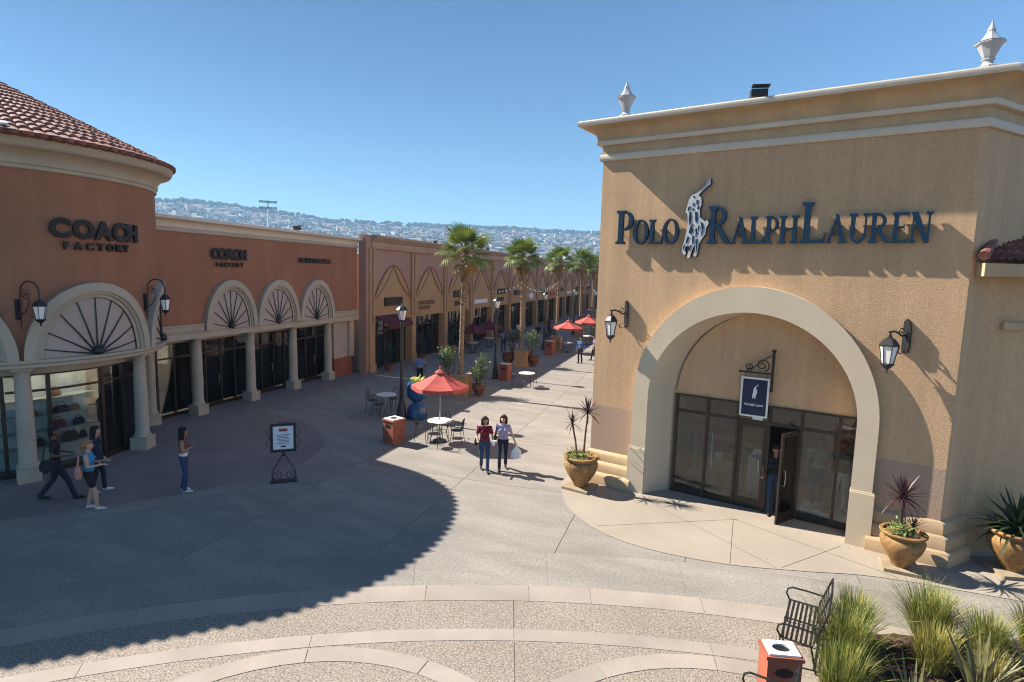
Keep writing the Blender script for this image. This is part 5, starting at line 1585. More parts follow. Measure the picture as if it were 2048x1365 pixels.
# blue glossy waisted figure behind the first lamp
r = thing("blue_display", "glossy blue waisted display with yellow-green top behind the first street lamp", "display", (-10.28, 19.95, 0))
MB().lathe([(0.0, 0.0), (0.36, 0.0), (0.40, 0.08), (0.40, 0.35), (0.33, 0.52), (0.20, 0.62), (0.17, 0.68)], 20).build("base", "blue_shine", r, smooth=True)
MB().lathe([(0.17, 0.681), (0.27, 0.76), (0.39, 0.90), (0.42, 1.10), (0.41, 1.35), (0.36, 1.46), (0.0, 1.48)], 20).build("body", "blue_shine", r, smooth=True)
mb = MB()
for i in range(7):
    a = 2 * pi * i / 7
    mb.tube([(0.16 * cos(a), 0.16 * sin(a), 1.46), (0.24 * cos(a), 0.24 * sin(a), 1.60), (0.22 * cos(a) + 0.1, 0.22 * sin(a), 1.62 + 0.06 * (i % 3))], [0.05, 0.045, 0.012], 6)
mb.ball((0, 0, 1.5), 0.16)
mb.build("top", "yellow_green", r, smooth=True)
# iron stand with framed notice
r = thing("notice_stand", "framed notice on a scrolled black iron stand in the shade on the plaza", "sign stand", (-10.42, 12.42, 0), radians(38))
MB().box(-0.33, 0.33, -0.03, 0.03, 0.83, 0.90).box(-0.33, 0.33, -0.03, 0.03, 1.55, 1.62).box(-0.33, -0.26, -0.03, 0.03, 0.901, 1.549).box(0.26, 0.33, -0.03, 0.03, 0.901, 1.549).build("frame", "black_metal", r)
MB().box(-0.258, 0.258, -0.012, 0.012, 0.905, 1.545).build("notice_board", "poster_paper", r)
MB().box(-0.11, 0.11, -0.0155, -0.013, 1.40, 1.48).build("heading_block", "poster_red", r)
for k in range(7):
    w = 0.17 - 0.02 * (k % 3)
    MB().box(-w, w, -0.0155, -0.013, 1.30 - 0.04 * k, 1.315 - 0.04 * k).build("text_line", "poster_ink", r)
MB().box(-0.07, 0.07, -0.0155, -0.013, 0.96, 1.01).build("footer_block", "poster_ink", r)
for s in (-1, 1):
    MB().tube([(s * 0.04, 0, 0.74), (s * 0.16, 0, 0.52), (s * 0.29, 0, 0.28), (s * 0.31, 0, 0.14), (s * 0.26, 0, 0.03)], 0.014, 6).build("leg", "black_metal", r)
    MB().tube([(s * p[0], 0, p[2]) for p in scroll(0.15, 0.17, 0.145, 1.6, -1.2)], 0.011, 5).build("scroll", "black_metal", r)
    MB().tube([(s * 0.335, 0, 1.52), (s * 0.40, 0, 1.45), (s * 0.43, 0, 1.36), (s * 0.38, 0, 1.30), (s * 0.335, 0, 1.25), (s * 0.40, 0, 1.18), (s * 0.43, 0, 1.08), (s * 0.38, 0, 1.0), (s * 0.335, 0, 0.95)], 0.010, 5).build("side_scroll", "black_metal", r)
MB().tube([(0, 0, 0.72), (0, 0, 0.83)], 0.035, 8).build("neck", "black_metal", r)
MB().box(-0.34, 0.34, -0.14, 0.14, 0.0, 0.025).build("foot_plate", "black_metal", r)
MB().tube([(-0.12, 0, 1.62), (-0.06, 0, 1.67), (0, 0, 1.65), (0.06, 0, 1.67), (0.12, 0, 1.62)], 0.010, 5).build("crest", "black_metal", r)
# awnings on the first shop bay, a strip of sign on the third
r = thing("awning", "small dark red awning over the first shop bay's door", "awning", (RX, BY0, 0))
MB().add([(0.02, 0.4, 3.2), (0.02, 3.2, 3.2), (1.0, 3.2, 2.75), (1.0, 0.4, 2.75), (0.02, 0.4, 3.17), (0.02, 3.2, 3.17), (1.0, 3.2, 2.72), (1.0, 0.4, 2.72)], [(0, 1, 2, 3), (7, 6, 5, 4), (0, 4, 5, 1), (2, 6, 7, 3), (1, 5, 6, 2), (3, 7, 4, 0)]).build("canvas", "maroon_canvas", r)
MB().box(0.99, 1.01, 0.4, 3.2, 2.52, 2.718).build("valance", "maroon_canvas", r)
for y in (0.42, 3.18):
    MB().tube([(0.02, y, 2.5), (0.98, y, 2.71)], 0.015, 5).build("strut", "black_metal", r)

# ------------------------------------------------------------------ urns and plants
URN = [(0.0, 0.0), (0.20, 0.0), (0.22, 0.03), (0.24, 0.10), (0.34, 0.25), (0.46, 0.45), (0.52, 0.62), (0.53, 0.72), (0.49, 0.80), (0.46, 0.83), (0.50, 0.86), (0.55, 0.90), (0.56, 0.94), (0.54, 0.96), (0.47, 0.96), (0.45, 0.90)]
def urn(loc, label, k=1.0, rz=0.0, m="urn_clay", slab=True, group="big clay urns by the archway store", name="clay_urn"):
    r = thing(name, label, "urn", loc, rz, group)
    z = 0.0
    if slab:
        MB().cbox(0, 0, 0.0, 0.86 * k, 0.86 * k, 0.07).build("slab", "stone_slab", r); z = 0.071
    T = Matrix.Translation((0, 0, z)) @ Matrix.Scale(k, 4)
    MB().lathe(URN, 32, T).build("bowl", m, r, smooth=True)
    mb = MB(); mb.lathe([(0.0, 0.89), (0.25, 0.90), (0.452, 0.88)], 20, T); mb.build("soil", "soil", r)
    return r, z + 0.9 * k
def strap_leaf(L, w, droop, seg=6, fold=0.25):
    """One narrow arching leaf growing along +x."""
    mb = MB()
    rows = []
    for i in range(seg + 1):
        t = i / seg
        ww_ = w * (0.55 + 1.6 * t * (1 - t) + 0.1) * (1 - t) ** 0.45 if t < 1 else 0.002
        x = L * t * (1 - 0.12 * droop * t * t); z = -droop * L * 0.42 * t * t
        rows.append([(x, -ww_, z + fold * ww_), (x, 0, z), (x, ww_, z + fold * ww_)])
    mb.loft(rows, closed=False)
    return mb
LEAF_C = [strap_leaf(0.62, 0.026, d).mesh("leaf", "cordyline", smooth='all', fix=False) for d in (0.1, 0.45, 0.9)]
def rosette(parent, base, n, k, rr, mesh_list, lo=-25, hi=88):
    for i in range(n):
        el = radians(lo + (hi - lo) * ((i + 0.5) / n) ** 0.8) + rr.uniform(-0.1, 0.1)
        az = i * 2.39996 + rr.uniform(-0.2, 0.2)
        me = mesh_list[2] if el < 0.35 else mesh_list[1] if el < 0.9 else mesh_list[0]
        s = k * rr.uniform(0.82, 1.08) * (1.0 if el < 1.2 else 0.85)
        o = inst(me, "leaf", parent, base, (0, -el, az), (s, s, s))
def leaf_cloud_mesh(name, m, n, rx, ry, rz_, ls, rr, shell=0.55):
    """Many leaf-sized folded faces spread through an uneven ellipsoid."""
    mb = MB()
    lobes = [(Vector((rr.uniform(-0.5, 0.5) * rx, rr.uniform(-0.5, 0.5) * ry, rr.uniform(-0.45, 0.5) * rz_)), rr.uniform(0.42, 0.68)) for _ in range(9)]
    for i in range(n):
        c, s = rr.choice(lobes)
        d = Vector((rr.gauss(0, 1), rr.gauss(0, 1), rr.gauss(0, 1))).normalized() * (shell + (1 - shell) * rr.random()) * s
        p = c + Vector((d.x * rx, d.y * ry, d.z * rz_))
        l = ls * rr.uniform(0.6, 1.25)
        R_ = Matrix.Rotation(rr.uniform(0, 2 * pi), 4, 'Z') @ Matrix.Rotation(rr.uniform(-1.0, 0.6), 4, 'Y') @ Matrix.Rotation(rr.uniform(-0.6, 0.6), 4, 'X')
        T = Matrix.Translation(p) @ R_
        mb.add([(0, 0, 0), (l * 0.45, -l * 0.22, l * 0.05), (l, 0, -l * 0.06), (l * 0.45, l * 0.22, l * 0.05)], [(0, 1, 2), (0, 2, 3)], T)
    return mb.mesh(name, m, fix=False)
rp = random.Random(3)
SIT = 0.02
# the street-side urn
_, zt = urn((-2.72, 15.0, 0.012), "clay urn with two spiky purple plants at the street end of the store front", 0.88, PROT)
for (dx, dy, lean, h, k, lb) in ((0.05, 0.0, 0.05, 1.25, 1.0, "taller purple spiky plant in the urn at the street end"), (-0.10, -0.05, -0.16, 0.92, 0.78, "shorter leaning purple spiky plant in the urn at street end")):
    t = thing("spiky_plant", lb, "plant", (-2.72 + dx, 15.0 + dy, zt + 0.012), 0, "purple spiky plants in the urns")
    top = (lean * h * 1.2, 0, h)
    MB().tube([(0, 0, -0.05), (lean * h * 0.5, 0, h * 0.5), top], [0.03, 0.026, 0.022], 6).build("stem", "stem", t)
    rosette(t, top, 46 if k > 0.9 else 34, k * 0.82, rp, LEAF_C)
def ground_cover(x, y, z, label, k=0.46, m="pale_leaf"):
    t = thing("trailing_plant", label, "plant", (x, y, z), 0, "low leafy plants in the urns")
    me = leaf_cloud_mesh("foliage", m, 420, k * 1.15, k * 1.15, 0.20, 0.085, rp, 0.3)
    inst(me, "foliage", t, (0, 0, 0.08))
ground_cover(-2.72, 15.0, zt, "pale green trailing leaves filling the urn at the street end")
# the corner urn
_, zt = urn((4.33, 13.08, 0.012), "clay urn with a large spiky purple plant by the arch's corner side", 0.76, PROT + 0.15)
t = thing("spiky_plant", "large round-headed purple spiky plant in the urn by the store's corner", "plant", (4.30, 13.08, zt + 0.012), 0, "purple spiky plants in the urns")
MB().tube([(0, 0, -0.05), (-0.03, 0, 0.35), (-0.05, 0, 0.72)], [0.035, 0.03, 0.028], 6).build("stem", "stem", t)
rosette(t, (-0.05, 0, 0.74), 70, 0.92, rp, LEAF_C, -40, 88)
t = thing("spiky_plant", "small reddish spiky plant low in the urn by the store's corner", "plant", (4.50, 13.10, zt + 0.012), 0, "purple spiky plants in the urns")
MB().tube([(0, 0, -0.05), (0, 0, 0.12)], 0.03, 6).build("stem", "stem", t)
rosette(t, (0, 0, 0.12), 24, 0.55, rp, LEAF_C, 10, 85)
ground_cover(4.24, 13.06, zt, "pale green leaves spilling over the rim of the corner urn", 0.32)
# the shaded urn
_, zt = urn((6.5, 13.75, 0.012), "clay urn with dark palm-like plant in the shade beside the side wing", 0.86, 0.2)
t = thing("potted_palm", "dark arching palm plant in the shaded urn", "plant", (6.5, 13.75, zt + 0.012), 0)
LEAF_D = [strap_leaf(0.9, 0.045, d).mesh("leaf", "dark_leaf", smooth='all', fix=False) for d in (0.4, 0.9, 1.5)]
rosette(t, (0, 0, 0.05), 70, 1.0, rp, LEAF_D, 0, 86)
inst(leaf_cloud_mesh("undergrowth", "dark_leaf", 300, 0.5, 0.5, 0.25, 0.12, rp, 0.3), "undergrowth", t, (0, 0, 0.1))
# pots along the street
for (x, y), k, lb in [((-9.55, 24.85), 0.62, "dark clay pot on the street side of the nearest palm"), ((-11.15, 24.45), 0.62, "dark clay pot on the shop side of the nearest palm"),
                      ((-11.27, 34.45), 0.80, "dark clay pot on the shop side of the second palm"), ((-9.62, 34.65), 0.72, "reddish clay pot on the street side of the second palm")]:
    urn((x, y, 0), lb, k, 0, "dark_clay", False, "dark clay pots by the palms", "clay_pot")
def shrub(loc, label, rx, rz_, m="shrub_leaf", n=900, ls=0.13, stem_h=0.6):
    t = thing("shrub", label, "shrub", loc, 0, "leafy shrubs round the palms")
    inst(leaf_cloud_mesh("foliage", m, n, rx, rx, rz_, ls, rp, 0.35), "foliage", t, (0, 0, stem_h + rz_ * 0.8))
    mb = MB()
    for i in range(5):
        a = 2 * pi * i / 5
        mb.tube([(0, 0, 0), (0.3 * rx * cos(a), 0.3 * rx * sin(a), stem_h + 0.2), (0.55 * rx * cos(a), 0.55 * rx * sin(a), stem_h + rz_)], [0.035, 0.02, 0.008], 5)
    mb.build("stems", "stem", t)
shrub((-9.62, 24.85, 0.54), "leafy green shrub in the pot on the street side of the nearest palm", 0.75, 0.85, stem_h=0.25)
shrub((-10.9, 24.5, 0.54), "leafy green shrub in the pot on the shop side of the nearest palm", 0.72, 0.80, stem_h=0.55)
shrub((-9.8, 34.6, 0.62), "leafy green shrub on the street side of the second palm", 0.80, 0.75, stem_h=0.5)
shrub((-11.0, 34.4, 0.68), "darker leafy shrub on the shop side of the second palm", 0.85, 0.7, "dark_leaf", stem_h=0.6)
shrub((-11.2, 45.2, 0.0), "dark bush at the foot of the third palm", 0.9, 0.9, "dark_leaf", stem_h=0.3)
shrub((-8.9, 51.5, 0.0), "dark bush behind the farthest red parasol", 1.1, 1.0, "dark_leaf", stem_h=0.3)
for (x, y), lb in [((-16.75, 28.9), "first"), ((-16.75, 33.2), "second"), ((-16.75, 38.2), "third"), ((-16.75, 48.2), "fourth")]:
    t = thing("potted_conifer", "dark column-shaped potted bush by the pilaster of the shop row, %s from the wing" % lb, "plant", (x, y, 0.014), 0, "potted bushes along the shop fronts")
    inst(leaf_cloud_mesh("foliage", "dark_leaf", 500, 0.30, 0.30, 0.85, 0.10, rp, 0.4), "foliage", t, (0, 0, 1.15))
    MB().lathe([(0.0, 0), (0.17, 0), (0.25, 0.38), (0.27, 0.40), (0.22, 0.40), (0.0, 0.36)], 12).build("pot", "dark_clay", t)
# planter box round the palm feet
for (x, y), lb in [((-10.45, 24.8), "square brown planter box at the foot of the nearest palm"), ((-10.34, 34.4), "square brown planter box at the foot of the second palm"), ((-10.4, 44.0), "square brown planter box at the foot of the third palm"), ((-10.4, 53.5), "square brown planter box at the foot of the fourth palm")]:
    t = thing("planter_box", lb, "planter", (x, y, 0), 0, "planter boxes of the palms")
    MB().cbox(0, 0, 0, 0.85, 0.85, 0.95, taper=0.92).build("box", "row_tan", t)
    MB().cbox(0, 0, 0.951, 0.90, 0.90, 0.07).build("rim", "row_cornice", t)
# palms
def frond_mesh(m, droop):
    """Fan leaf on a stalk, growing along +x: stalk, then pleated narrow blades fanned about its tip, tips drooping."""
    mb = MB()
    SL_ = 0.95
    pts = [(SL_ * t, 0, 0.12 * sin(pi * t) * 0.5 - 0.05 * droop * t * t) for t in (0, 0.35, 0.7, 1.0)]
    mb.tube(pts, [0.028, 0.02, 0.016, 0.012], 5)
    tip = Vector(pts[-1])
    n = 22
    for i in range(n):
        a = radians(-118 + 236 * i / (n - 1))
        L = 0.95 * (0.62 + 0.38 * cos(a * 0.62)) * random.uniform(0.92, 1.06)
        d = Vector((cos(a), sin(a), 0)); s = Vector((-sin(a), cos(a), 0))
        w = 0.045
        def pz(t): return 0.06 * t - (0.32 + 0.45 * droop) * max(0.0, t - 0.45) ** 1.6 * 1.3
        q = [tip + d * L * t + Vector((0, 0, pz(t) + (0.05 * cos(a) * t))) for t in (0.0, 0.45, 0.75, 1.0)]
        up = Vector((0, 0, 0.018))
        vs = [q[0], q[1] - s * w + up, q[1] + s * w + up, q[1], q[2] - s * w * 0.6 + up * 0.5, q[2] + s * w * 0.6 + up * 0.5, q[2], q[3]]
        mb.add([tuple(v) for v in vs], [(0, 1, 3), (0, 3, 2), (1, 4, 6, 3), (3, 6, 5, 2), (4, 7, 6), (6, 7, 5)])
    return mb.mesh("frond", m, fix=False)
FR = [frond_mesh("palm_leaf", d) for d in (0.0, 0.5, 1.0, 1.4)]
FRD = frond_mesh("palm_dry", 1.6)
def palm(x, y, h, label, k=1.0, seed=1, lean=0.0, nf=26):
    rr = random.Random(seed)
    t = thing("fan_palm", label, "palm tree", (x, y, 0.9), rr.uniform(0, 6), "fan palms along the street")
    H = h - 0.9
    mb = MB()
    rings = []
    nz = 40
    for j in range(nz + 1):
        z = H * j / nz
        r_ = (0.155 - 0.035 * (z / H) + (0.05 * max(0.0, 1 - z / 0.6)) + 0.012 * (j % 2)) * k * 0.88
        rings.append([(r_ * cos(2 * pi * i / 12) * rr.uniform(0.96, 1.04) + lean * (z / H) ** 2, r_ * sin(2 * pi * i / 12), z) for i in range(12)])
    mb.loft(rings, cap=True)
    mb.build("trunk", "palm_trunk", t)
    mb = MB()                                      # old leaf bases on the upper trunk
    for i in range(90):
        z = H * (0.55 + 0.45 * (i / 90) ** 0.8); a = i * 2.4
        r_ = 0.12 * k
        T = Matrix.Translation((r_ * cos(a) + lean * (z / H) ** 2, r_ * sin(a), z)) @ Matrix.Rotation(a, 4, 'Z') @ Matrix.Rotation(-0.75, 4, 'Y')
        mb.add([(0, -0.045, 0), (0.16, -0.02, 0), (0.16, 0.02, 0), (0, 0.045, 0), (0, -0.04, 0.03), (0.15, 0, 0.03), (0, 0.04, 0.03)], [(0, 1, 2, 3), (4, 6, 5), (0, 4, 5, 1), (3, 2, 5, 6)], T)
    mb.build("leaf_bases", "trunk_stub", t, fix=False)
    base = (lean, 0, H)
    n = nf
    for i in range(n):
        u = (i + 0.5) / n
        el = radians(-30 + 114 * u ** 0.85) + rr.uniform(-0.12, 0.12)
        az = i * 2.39996 + rr.uniform(-0.25, 0.25)
        me = FR[3] if el < -0.15 else FR[2] if el < 0.3 else FR[1] if el < 0.85 else FR[0]
        s = k * rr.uniform(0.85, 1.1) * (0.85 if el > 1.1 else 1.0)
        inst(me, "frond", t, base, (rr.uniform(-0.3, 0.3), -el, az), (s, s, s))
    for i in range(5):
        inst(FRD, "dry_frond", t, (lean, 0, H - 0.15), (rr.uniform(-0.4, 0.4), radians(rr.uniform(38, 66)), rr.uniform(0, 6.3)), (k * 0.75,) * 3)
    return t
palm(-10.45, 24.75, 6.75, "nearest fan palm, its crown standing against the hillside left of the others", 0.86, 1, 0.12, 23)
palm(-10.38, 34.3, 6.85, "second fan palm down the street with a dense round crown", 0.80, 2, -0.1, 30)
palm(-10.4, 44.0, 6.9, "third fan palm, crown touching the fourth one", 0.84, 3, 0.15, 24)
palm(-10.4, 53.5, 7.1, "fourth fan palm, partly behind the edge of the archway store", 0.90, 4, 0.0, 28)
palm(-10.9, 63.0, 7.0, "fifth fan palm, its crown just showing beside the store's edge", 0.85, 5, 0.1, 24)
# strings of white bulbs hung between the palms and the shop row
def string_light(p0, p1, sag, label, n=15):
    t = thing("string_light", label, "string light", (0, 0, 0), 0, "strings of white bulbs over the street")
    a, b = Vector(p0), Vector(p1)
    pts = [tuple(a.lerp(b, i / n) - Vector((0, 0, sag * 4 * (i / n) * (1 - i / n)))) for i in range(n + 1)]
    MB().tube(pts, 0.007, 4).build("wire", "black_metal", t)
    for p in pts[1:-1]:
        MB().ball((p[0], p[1], p[2] - 0.05), 0.038, 6, 4).build("bulb", "bulb", t)
for k, (pa, ya, yb) in enumerate([(34.3, 43.1, 34.3), (44.0, 58.1, 44.0), (53.5, 73.1, 63.0)]):
    string_light((RX + 0.25, ya, 5.2), (-10.45, yb, 5.3), 0.7, "%s string of white bulbs slung from the shop row to the palms" % ORD[k])
for k, (ya, yb) in enumerate([(24.75, 34.3), (34.3, 44.0), (44.0, 53.5)]):
    if k == 1: string_light((-10.45, ya, 5.3), (-10.4, yb, 5.3), 0.6, "string of white bulbs from %s palm to the next" % ORD[k])

# planting bed with grasses at the lower right
bed_pts = spline([(1.25, 4.5), (1.75, 7.0), (2.12, 8.8), (2.60, 10.05), (3.43, 10.42), (5.5, 10.95), (9.5, 11.4)], 6) + [(9.5, 3.5)]
mb = MB()
cx_, cy_ = 5.0, 7.6
rr = random.Random(5)
rings = []
for f_ in [1.0, 0.985, 0.93, 0.86, 0.78, 0.7, 0.6, 0.5, 0.4, 0.3, 0.2, 0.1, 0.02]:
    rings.append([(cx_ + (x - cx_) * f_, cy_ + (y - cy_) * f_, (0.0 if f_ == 1.0 else 0.05 + rr.uniform(-0.025, 0.045))) for x, y in bed_pts])
mb.loft(rings, closed=True)
bed = structure(mb.build("planting_bed", "mulch", smooth='all', fix=False))
mb = MB()
for i in range(2600):                               # bark chips
    a = rr.uniform(2.1, 8.5); b = rr.uniform(6.5, 10.9)
    if b > 10.0 + 0.25 * (a - 2.6) or b > 8.9 + 2.3 * (a - 2.25): continue
    l = rr.uniform(0.02, 0.07)
    T = Matrix.Translation((a, b, 0.075 + rr.uniform(-0.01, 0.03))) @ Matrix.Rotation(rr.uniform(0, 6.3), 4, 'Z') @ Matrix.Rotation(rr.uniform(-0.5, 0.5), 4, 'Y')
    mb.cbox(0, 0, 0, l * 1.8, l * 0.6, l * 0.25, T)
o = mb.build("bark_chips", "mulch", bed, fix=False); o["kind"] = "stuff"
def grass_mesh(n, h, spread, rr, w=0.006, lean=0.5):
    mb = MB()
    for i in range(n):
        a = rr.uniform(0, 2 * pi); rb = spread * 0.35 * sqrt(rr.random())
        x0, y0 = rb * cos(a), rb * sin(a)
        a2 = a + rr.uniform(-0.9, 0.9)
        L = h * rr.uniform(0.35, 1.10); k = lean * (rr.uniform(0.05, 1.0) if rr.random() < 0.85 else rr.uniform(1.0, 2.0)) * (0.4 + rb / spread * 1.6)
        dx, dy = cos(a2), sin(a2)
        sx, sy = -dy, dx
        ww_ = w * rr.uniform(0.7, 1.3)
        mb.cur = 1 if rr.random() < 0.30 else 0
        P_ = []
        for t in (0.0, 0.4, 0.75, 1.0):
            r_ = k * L * t ** 1.7; z = L * t * (1 - 0.22 * k * t * t)
            P_.append((x0 + dx * r_, y0 + dy * r_, z))
        wt = [1.0, 0.9, 0.6]
        vs = []
        for p, q in zip(P_[:3], wt):
            vs += [(p[0] - sx * ww_ * q, p[1] - sy * ww_ * q, p[2]), (p[0] + sx * ww_ * q, p[1] + sy * ww_ * q, p[2])]
        vs.append(P_[3])
        mb.add(vs, [(0, 1, 3, 2), (2, 3, 5, 4), (4, 5, 6)])
    return mb
def tuft(x, y, h, spread, n, label, mats=("grass_green", "grass_yellow"), w=0.006, lean=0.5):
    t = thing("grass_tuft", label, "ornamental grass", (x, y, 0.05), 0, "ornamental grasses in the bed")
    grass_mesh(n, h, spread, rr, w, lean).build("blades", list(mats), t, fix=False)
tuft(2.42, 9.05, 1.01, 0.62, 1500, "tall upright green grass right behind the red bin")
tuft(2.70, 9.80, 0.95, 0.52, 1200, "bushy upright green grass directly beside the iron bench's back")
tuft(2.22, 8.35, 0.85, 0.6, 900, "green and brown grass low at the picture's edge beside the bin")
tuft(3.98, 10.50, 0.88, 0.62, 1400, "wide spraying grass in front of the corner urn's shadow", lean=0.85)
tuft(3.72, 9.55, 0.72, 0.55, 1200, "yellowish brown grass below the wide spraying one", ("grass_yellow", "grass_green"))
tuft(4.60, 10.05, 0.81, 0.55, 1200, "upright yellow-green grass next to the yellowish brown one", lean=0.55)
tuft(5.55, 10.75, 0.72, 0.55, 1100, "green grass at the far corner of the bed", lean=0.6)
tuft(4.3, 9.3, 0.63, 0.5, 700, "brownish thin grass low between the strap-leaved plants", ("grass_yellow", "strap_leaf"))
LEAF_S = [strap_leaf(1.0, 0.038, d).mesh("leaf", "strap_leaf", smooth='all', fix=False) for d in (0.05, 0.25, 0.6)]
for (x, y), n, k, lb in [((4.05, 8.95), 30, 0.95, "upright strap-leaved plant at the bottom of the bed"), ((4.95, 9.15), 24, 0.9, "smaller strap-leaved plant with one bent leaf near the picture corner"), ((3.1, 8.35), 22, 0.8, "strap-leaved plant half hidden below the mulch patch")]:
    t = thing("flax_plant", lb, "plant", (x, y, 0.05), 0, "strap-leaved plants in the bed")
    for i in range(n):
        el = radians(rr.uniform(52, 88)); az = i * 2.4
        s = k * rr.uniform(0.65, 1.1)
        inst(rr.choice(LEAF_S), "leaf", t, (0.06 * cos(az), 0.06 * sin(az), 0.0), (0, -el, az), (s, s, s))
# ------------------------------------------------------------------ people
def V(*a): return Vector(a)
class Body:
    """A figure grown from tapered rounded limbs, fused by a voxel remesh into one continuous surface; faces take the clothing of the nearest limb."""
    def __init__(self):
        self.pr = []
    def limb(self, a, b, ra, rb, tag_, fx=1.0):
        self.pr.append((Vector(a), Vector(b), ra, rb, tag_))
    def mesh(self, name, mats, voxel=0.013, smooth_it=4):
        mb = MB()
        for a, b, ra, rb, _ in self.pr:
            ax = b - a
            L = ax.length
            q = Vector((0, 0, 1)).rotation_difference(ax.normalized()).to_matrix().to_4x4() if L > 1e-6 else Matrix()
            T = Matrix.Translation(a) @ q
            prof = [(max(1e-4, ra * cos(t)), ra * sin(t)) for t in (-pi / 2, -1.05, -0.52, 0)] + [(max(1e-4, rb * cos(t)), L + rb * sin(t)) for t in (0, 0.52, 1.05, pi / 2)]
            mb.lathe(prof, 12, T, caps=False)
        me = mb.mesh("tmp", list(mats.values())[0], fix=True)
        o = bpy.data.objects.new("tmp", me)
        COL.objects.link(o)
        m = o.modifiers.new("r", 'REMESH')
        m.mode = 'VOXEL'; m.voxel_size = voxel
        s = o.modifiers.new("s", 'SMOOTH'); s.factor = 0.5; s.iterations = smooth_it
        dg = bpy.context.evaluated_depsgraph_get()
        out = bpy.data.meshes.new_from_object(o.evaluated_get(dg))
        bpy.data.objects.remove(o)
        out.name = name
        out.materials.clear()
        keys = list(mats.keys())
        for k in keys: out.materials.append(MATS[mats[k]])
        import numpy as np
        nf = len(out.polygons)
        c = np.empty(nf * 3); out.polygons.foreach_get("center", c); c = c.reshape(-1, 3)
        best = np.full(nf, 1e9); idx = np.zeros(nf, dtype=np.int32)
        for a, b, ra, rb, tg in self.pr:
            A = np.array(a); B = np.array(b); ab = B - A; l2 = max(1e-9, float(ab @ ab))
            t = np.clip((c - A) @ ab / l2, 0, 1)
            d = np.linalg.norm(c - (A + t[:, None] * ab), axis=1) - (ra + (rb - ra) * t)
            k = d < best
            best[k] = d[k]; idx[k] = keys.index(tg)
        out.polygons.foreach_set("material_index", idx)
        out.polygons.foreach_set("use_smooth", [True] * nf)
        out.update()
        return out
def build_person(label, loc, face, h, top, bottom, skin, hair, shoes, stride=(0.0, 0.0), arms=None, sleeve="short", legs="long", female=True, hair_style="long", look=0.0, voxel=0.013,
                 group=None, belt=None, name="person", category="person"):
    """Local frame: facing -y, x to the figure's left. arms = (right elbow, right wrist, left elbow, left wrist) offsets from the shoulders."""
    r = thing(name, label, category, loc, face, group)
    k = h / 1.70
    B = Body()
    sw = 0.165 if female else 0.195
    hw = 0.092
    mats = {"top": top, "bottom": bottom, "skin": skin, "shoe": shoes, "eye": "eye_dark", "lips": "lips", "belt": belt or bottom}
    hipz, kneez, ankz = 0.88, 0.48, 0.085
    for s, st in ((-1, stride[0]), (1, stride[1])):       # s = -1 right, +1 left ; st > 0 foot forward
        hip = V(s * hw, 0.0, hipz); foot_y = -st
        lift = 0.05 if st < -0.12 else 0.0
        knee = V(s * (hw + 0.002), foot_y * 0.5 - 0.035 - (0.05 if st < -0.1 else 0.0), kneez)
        ank = V(s * (hw - 0.005), foot_y + 0.02, ankz + lift)
        up = "bottom"
        lo = "bottom" if legs == "long" else "skin"
        if legs == "shorts":
            mid = hip.lerp(knee, 0.62)
            B.limb(hip, mid, 0.093 if female else 0.09, 0.083, "bottom"); B.limb(mid, knee, 0.062, 0.054, "skin")
        else:
            B.limb(hip, knee, 0.088 if female else 0.09, 0.060, up)
        B.limb(knee, knee.lerp(ank, 0.35), 0.055, 0.056, lo); B.limb(knee.lerp(ank, 0.35), ank, 0.056, 0.052 if legs == "long" else 0.036, lo)
        B.limb(ank + V(0, 0.015, -0.045), ank + V(0.01 * s, -0.13, -0.055 - lift * 0.4), 0.040, 0.036, "shoe"); B.limb(ank + V(0.01 * s, -0.13, -0.055 - lift * 0.4), ank + V(0.012 * s, -0.175, -0.060 - lift * 0.4), 0.034, 0.026, "shoe")
    # pelvis, waist, chest
    B.limb(V(-0.075, 0.01, 0.925), V(0.075, 0.01, 0.925), 0.102 if female else 0.098, 0.102 if female else 0.098, "bottom")
    B.limb(V(-0.06, 0.0, 1.01), V(0.06, 0.0, 1.01), 0.098, 0.098, "belt" if belt else "top")
    B.limb(V(-0.055, 0.0, 1.09), V(0.055, 0.0, 1.09), 0.092, 0.092, "top")
    B.limb(V(-0.075, -0.005, 1.22), V(0.075, -0.005, 1.22), 0.098, 0.098, "top")
    B.limb(V(-sw + 0.055, 0.01, 1.335), V(sw - 0.055, 0.01, 1.335), 0.082, 0.082, "top")
    if female:
        for s in (-1, 1): B.limb(V(s * 0.07, -0.075, 1.25), V(s * 0.068, -0.07, 1.27), 0.055, 0.05, "top")
    B.limb(V(0, 0.012, 1.39), V(0, -0.005, 1.49), 0.052, 0.047, "skin")
    # head
    hc = V(0, -0.015, 1.585)
    cl, sl_ = cos(look), sin(look)
    def hd(x, y, z): return hc + V(x * cl - y * sl_, x * sl_ + y * cl, z)
    B.limb(hd(0, 0.015, 0.03), hd(0, 0.0, 0.0), 0.086, 0.083, "skin"); B.limb(hd(0, -0.02, -0.03), hd(0, -0.035, -0.07), 0.068, 0.045, "skin")
    B.limb(hd(0, -0.088, 0.0), hd(0, -0.102, -0.022), 0.011, 0.015, "skin")
    for s in (-1, 1):
        B.limb(hd(s * 0.03, -0.0815, 0.012), hd(s * 0.031, -0.0815, 0.012), 0.0105, 0.0105, "eye")
        B.limb(hd(s * 0.085, 0.01, 0.01), hd(s * 0.083, 0.012, -0.02), 0.017, 0.013, "skin")
    B.limb(hd(-0.018, -0.0835, -0.052), hd(0.018, -0.0835, -0.052), 0.0075, 0.0075, "lips")
    # arms and hands
    A_ = arms or ((-0.06, 0.02, -0.27), (-0.05, -0.10, -0.50), (0.06, 0.02, -0.27), (0.05, -0.10, -0.50))
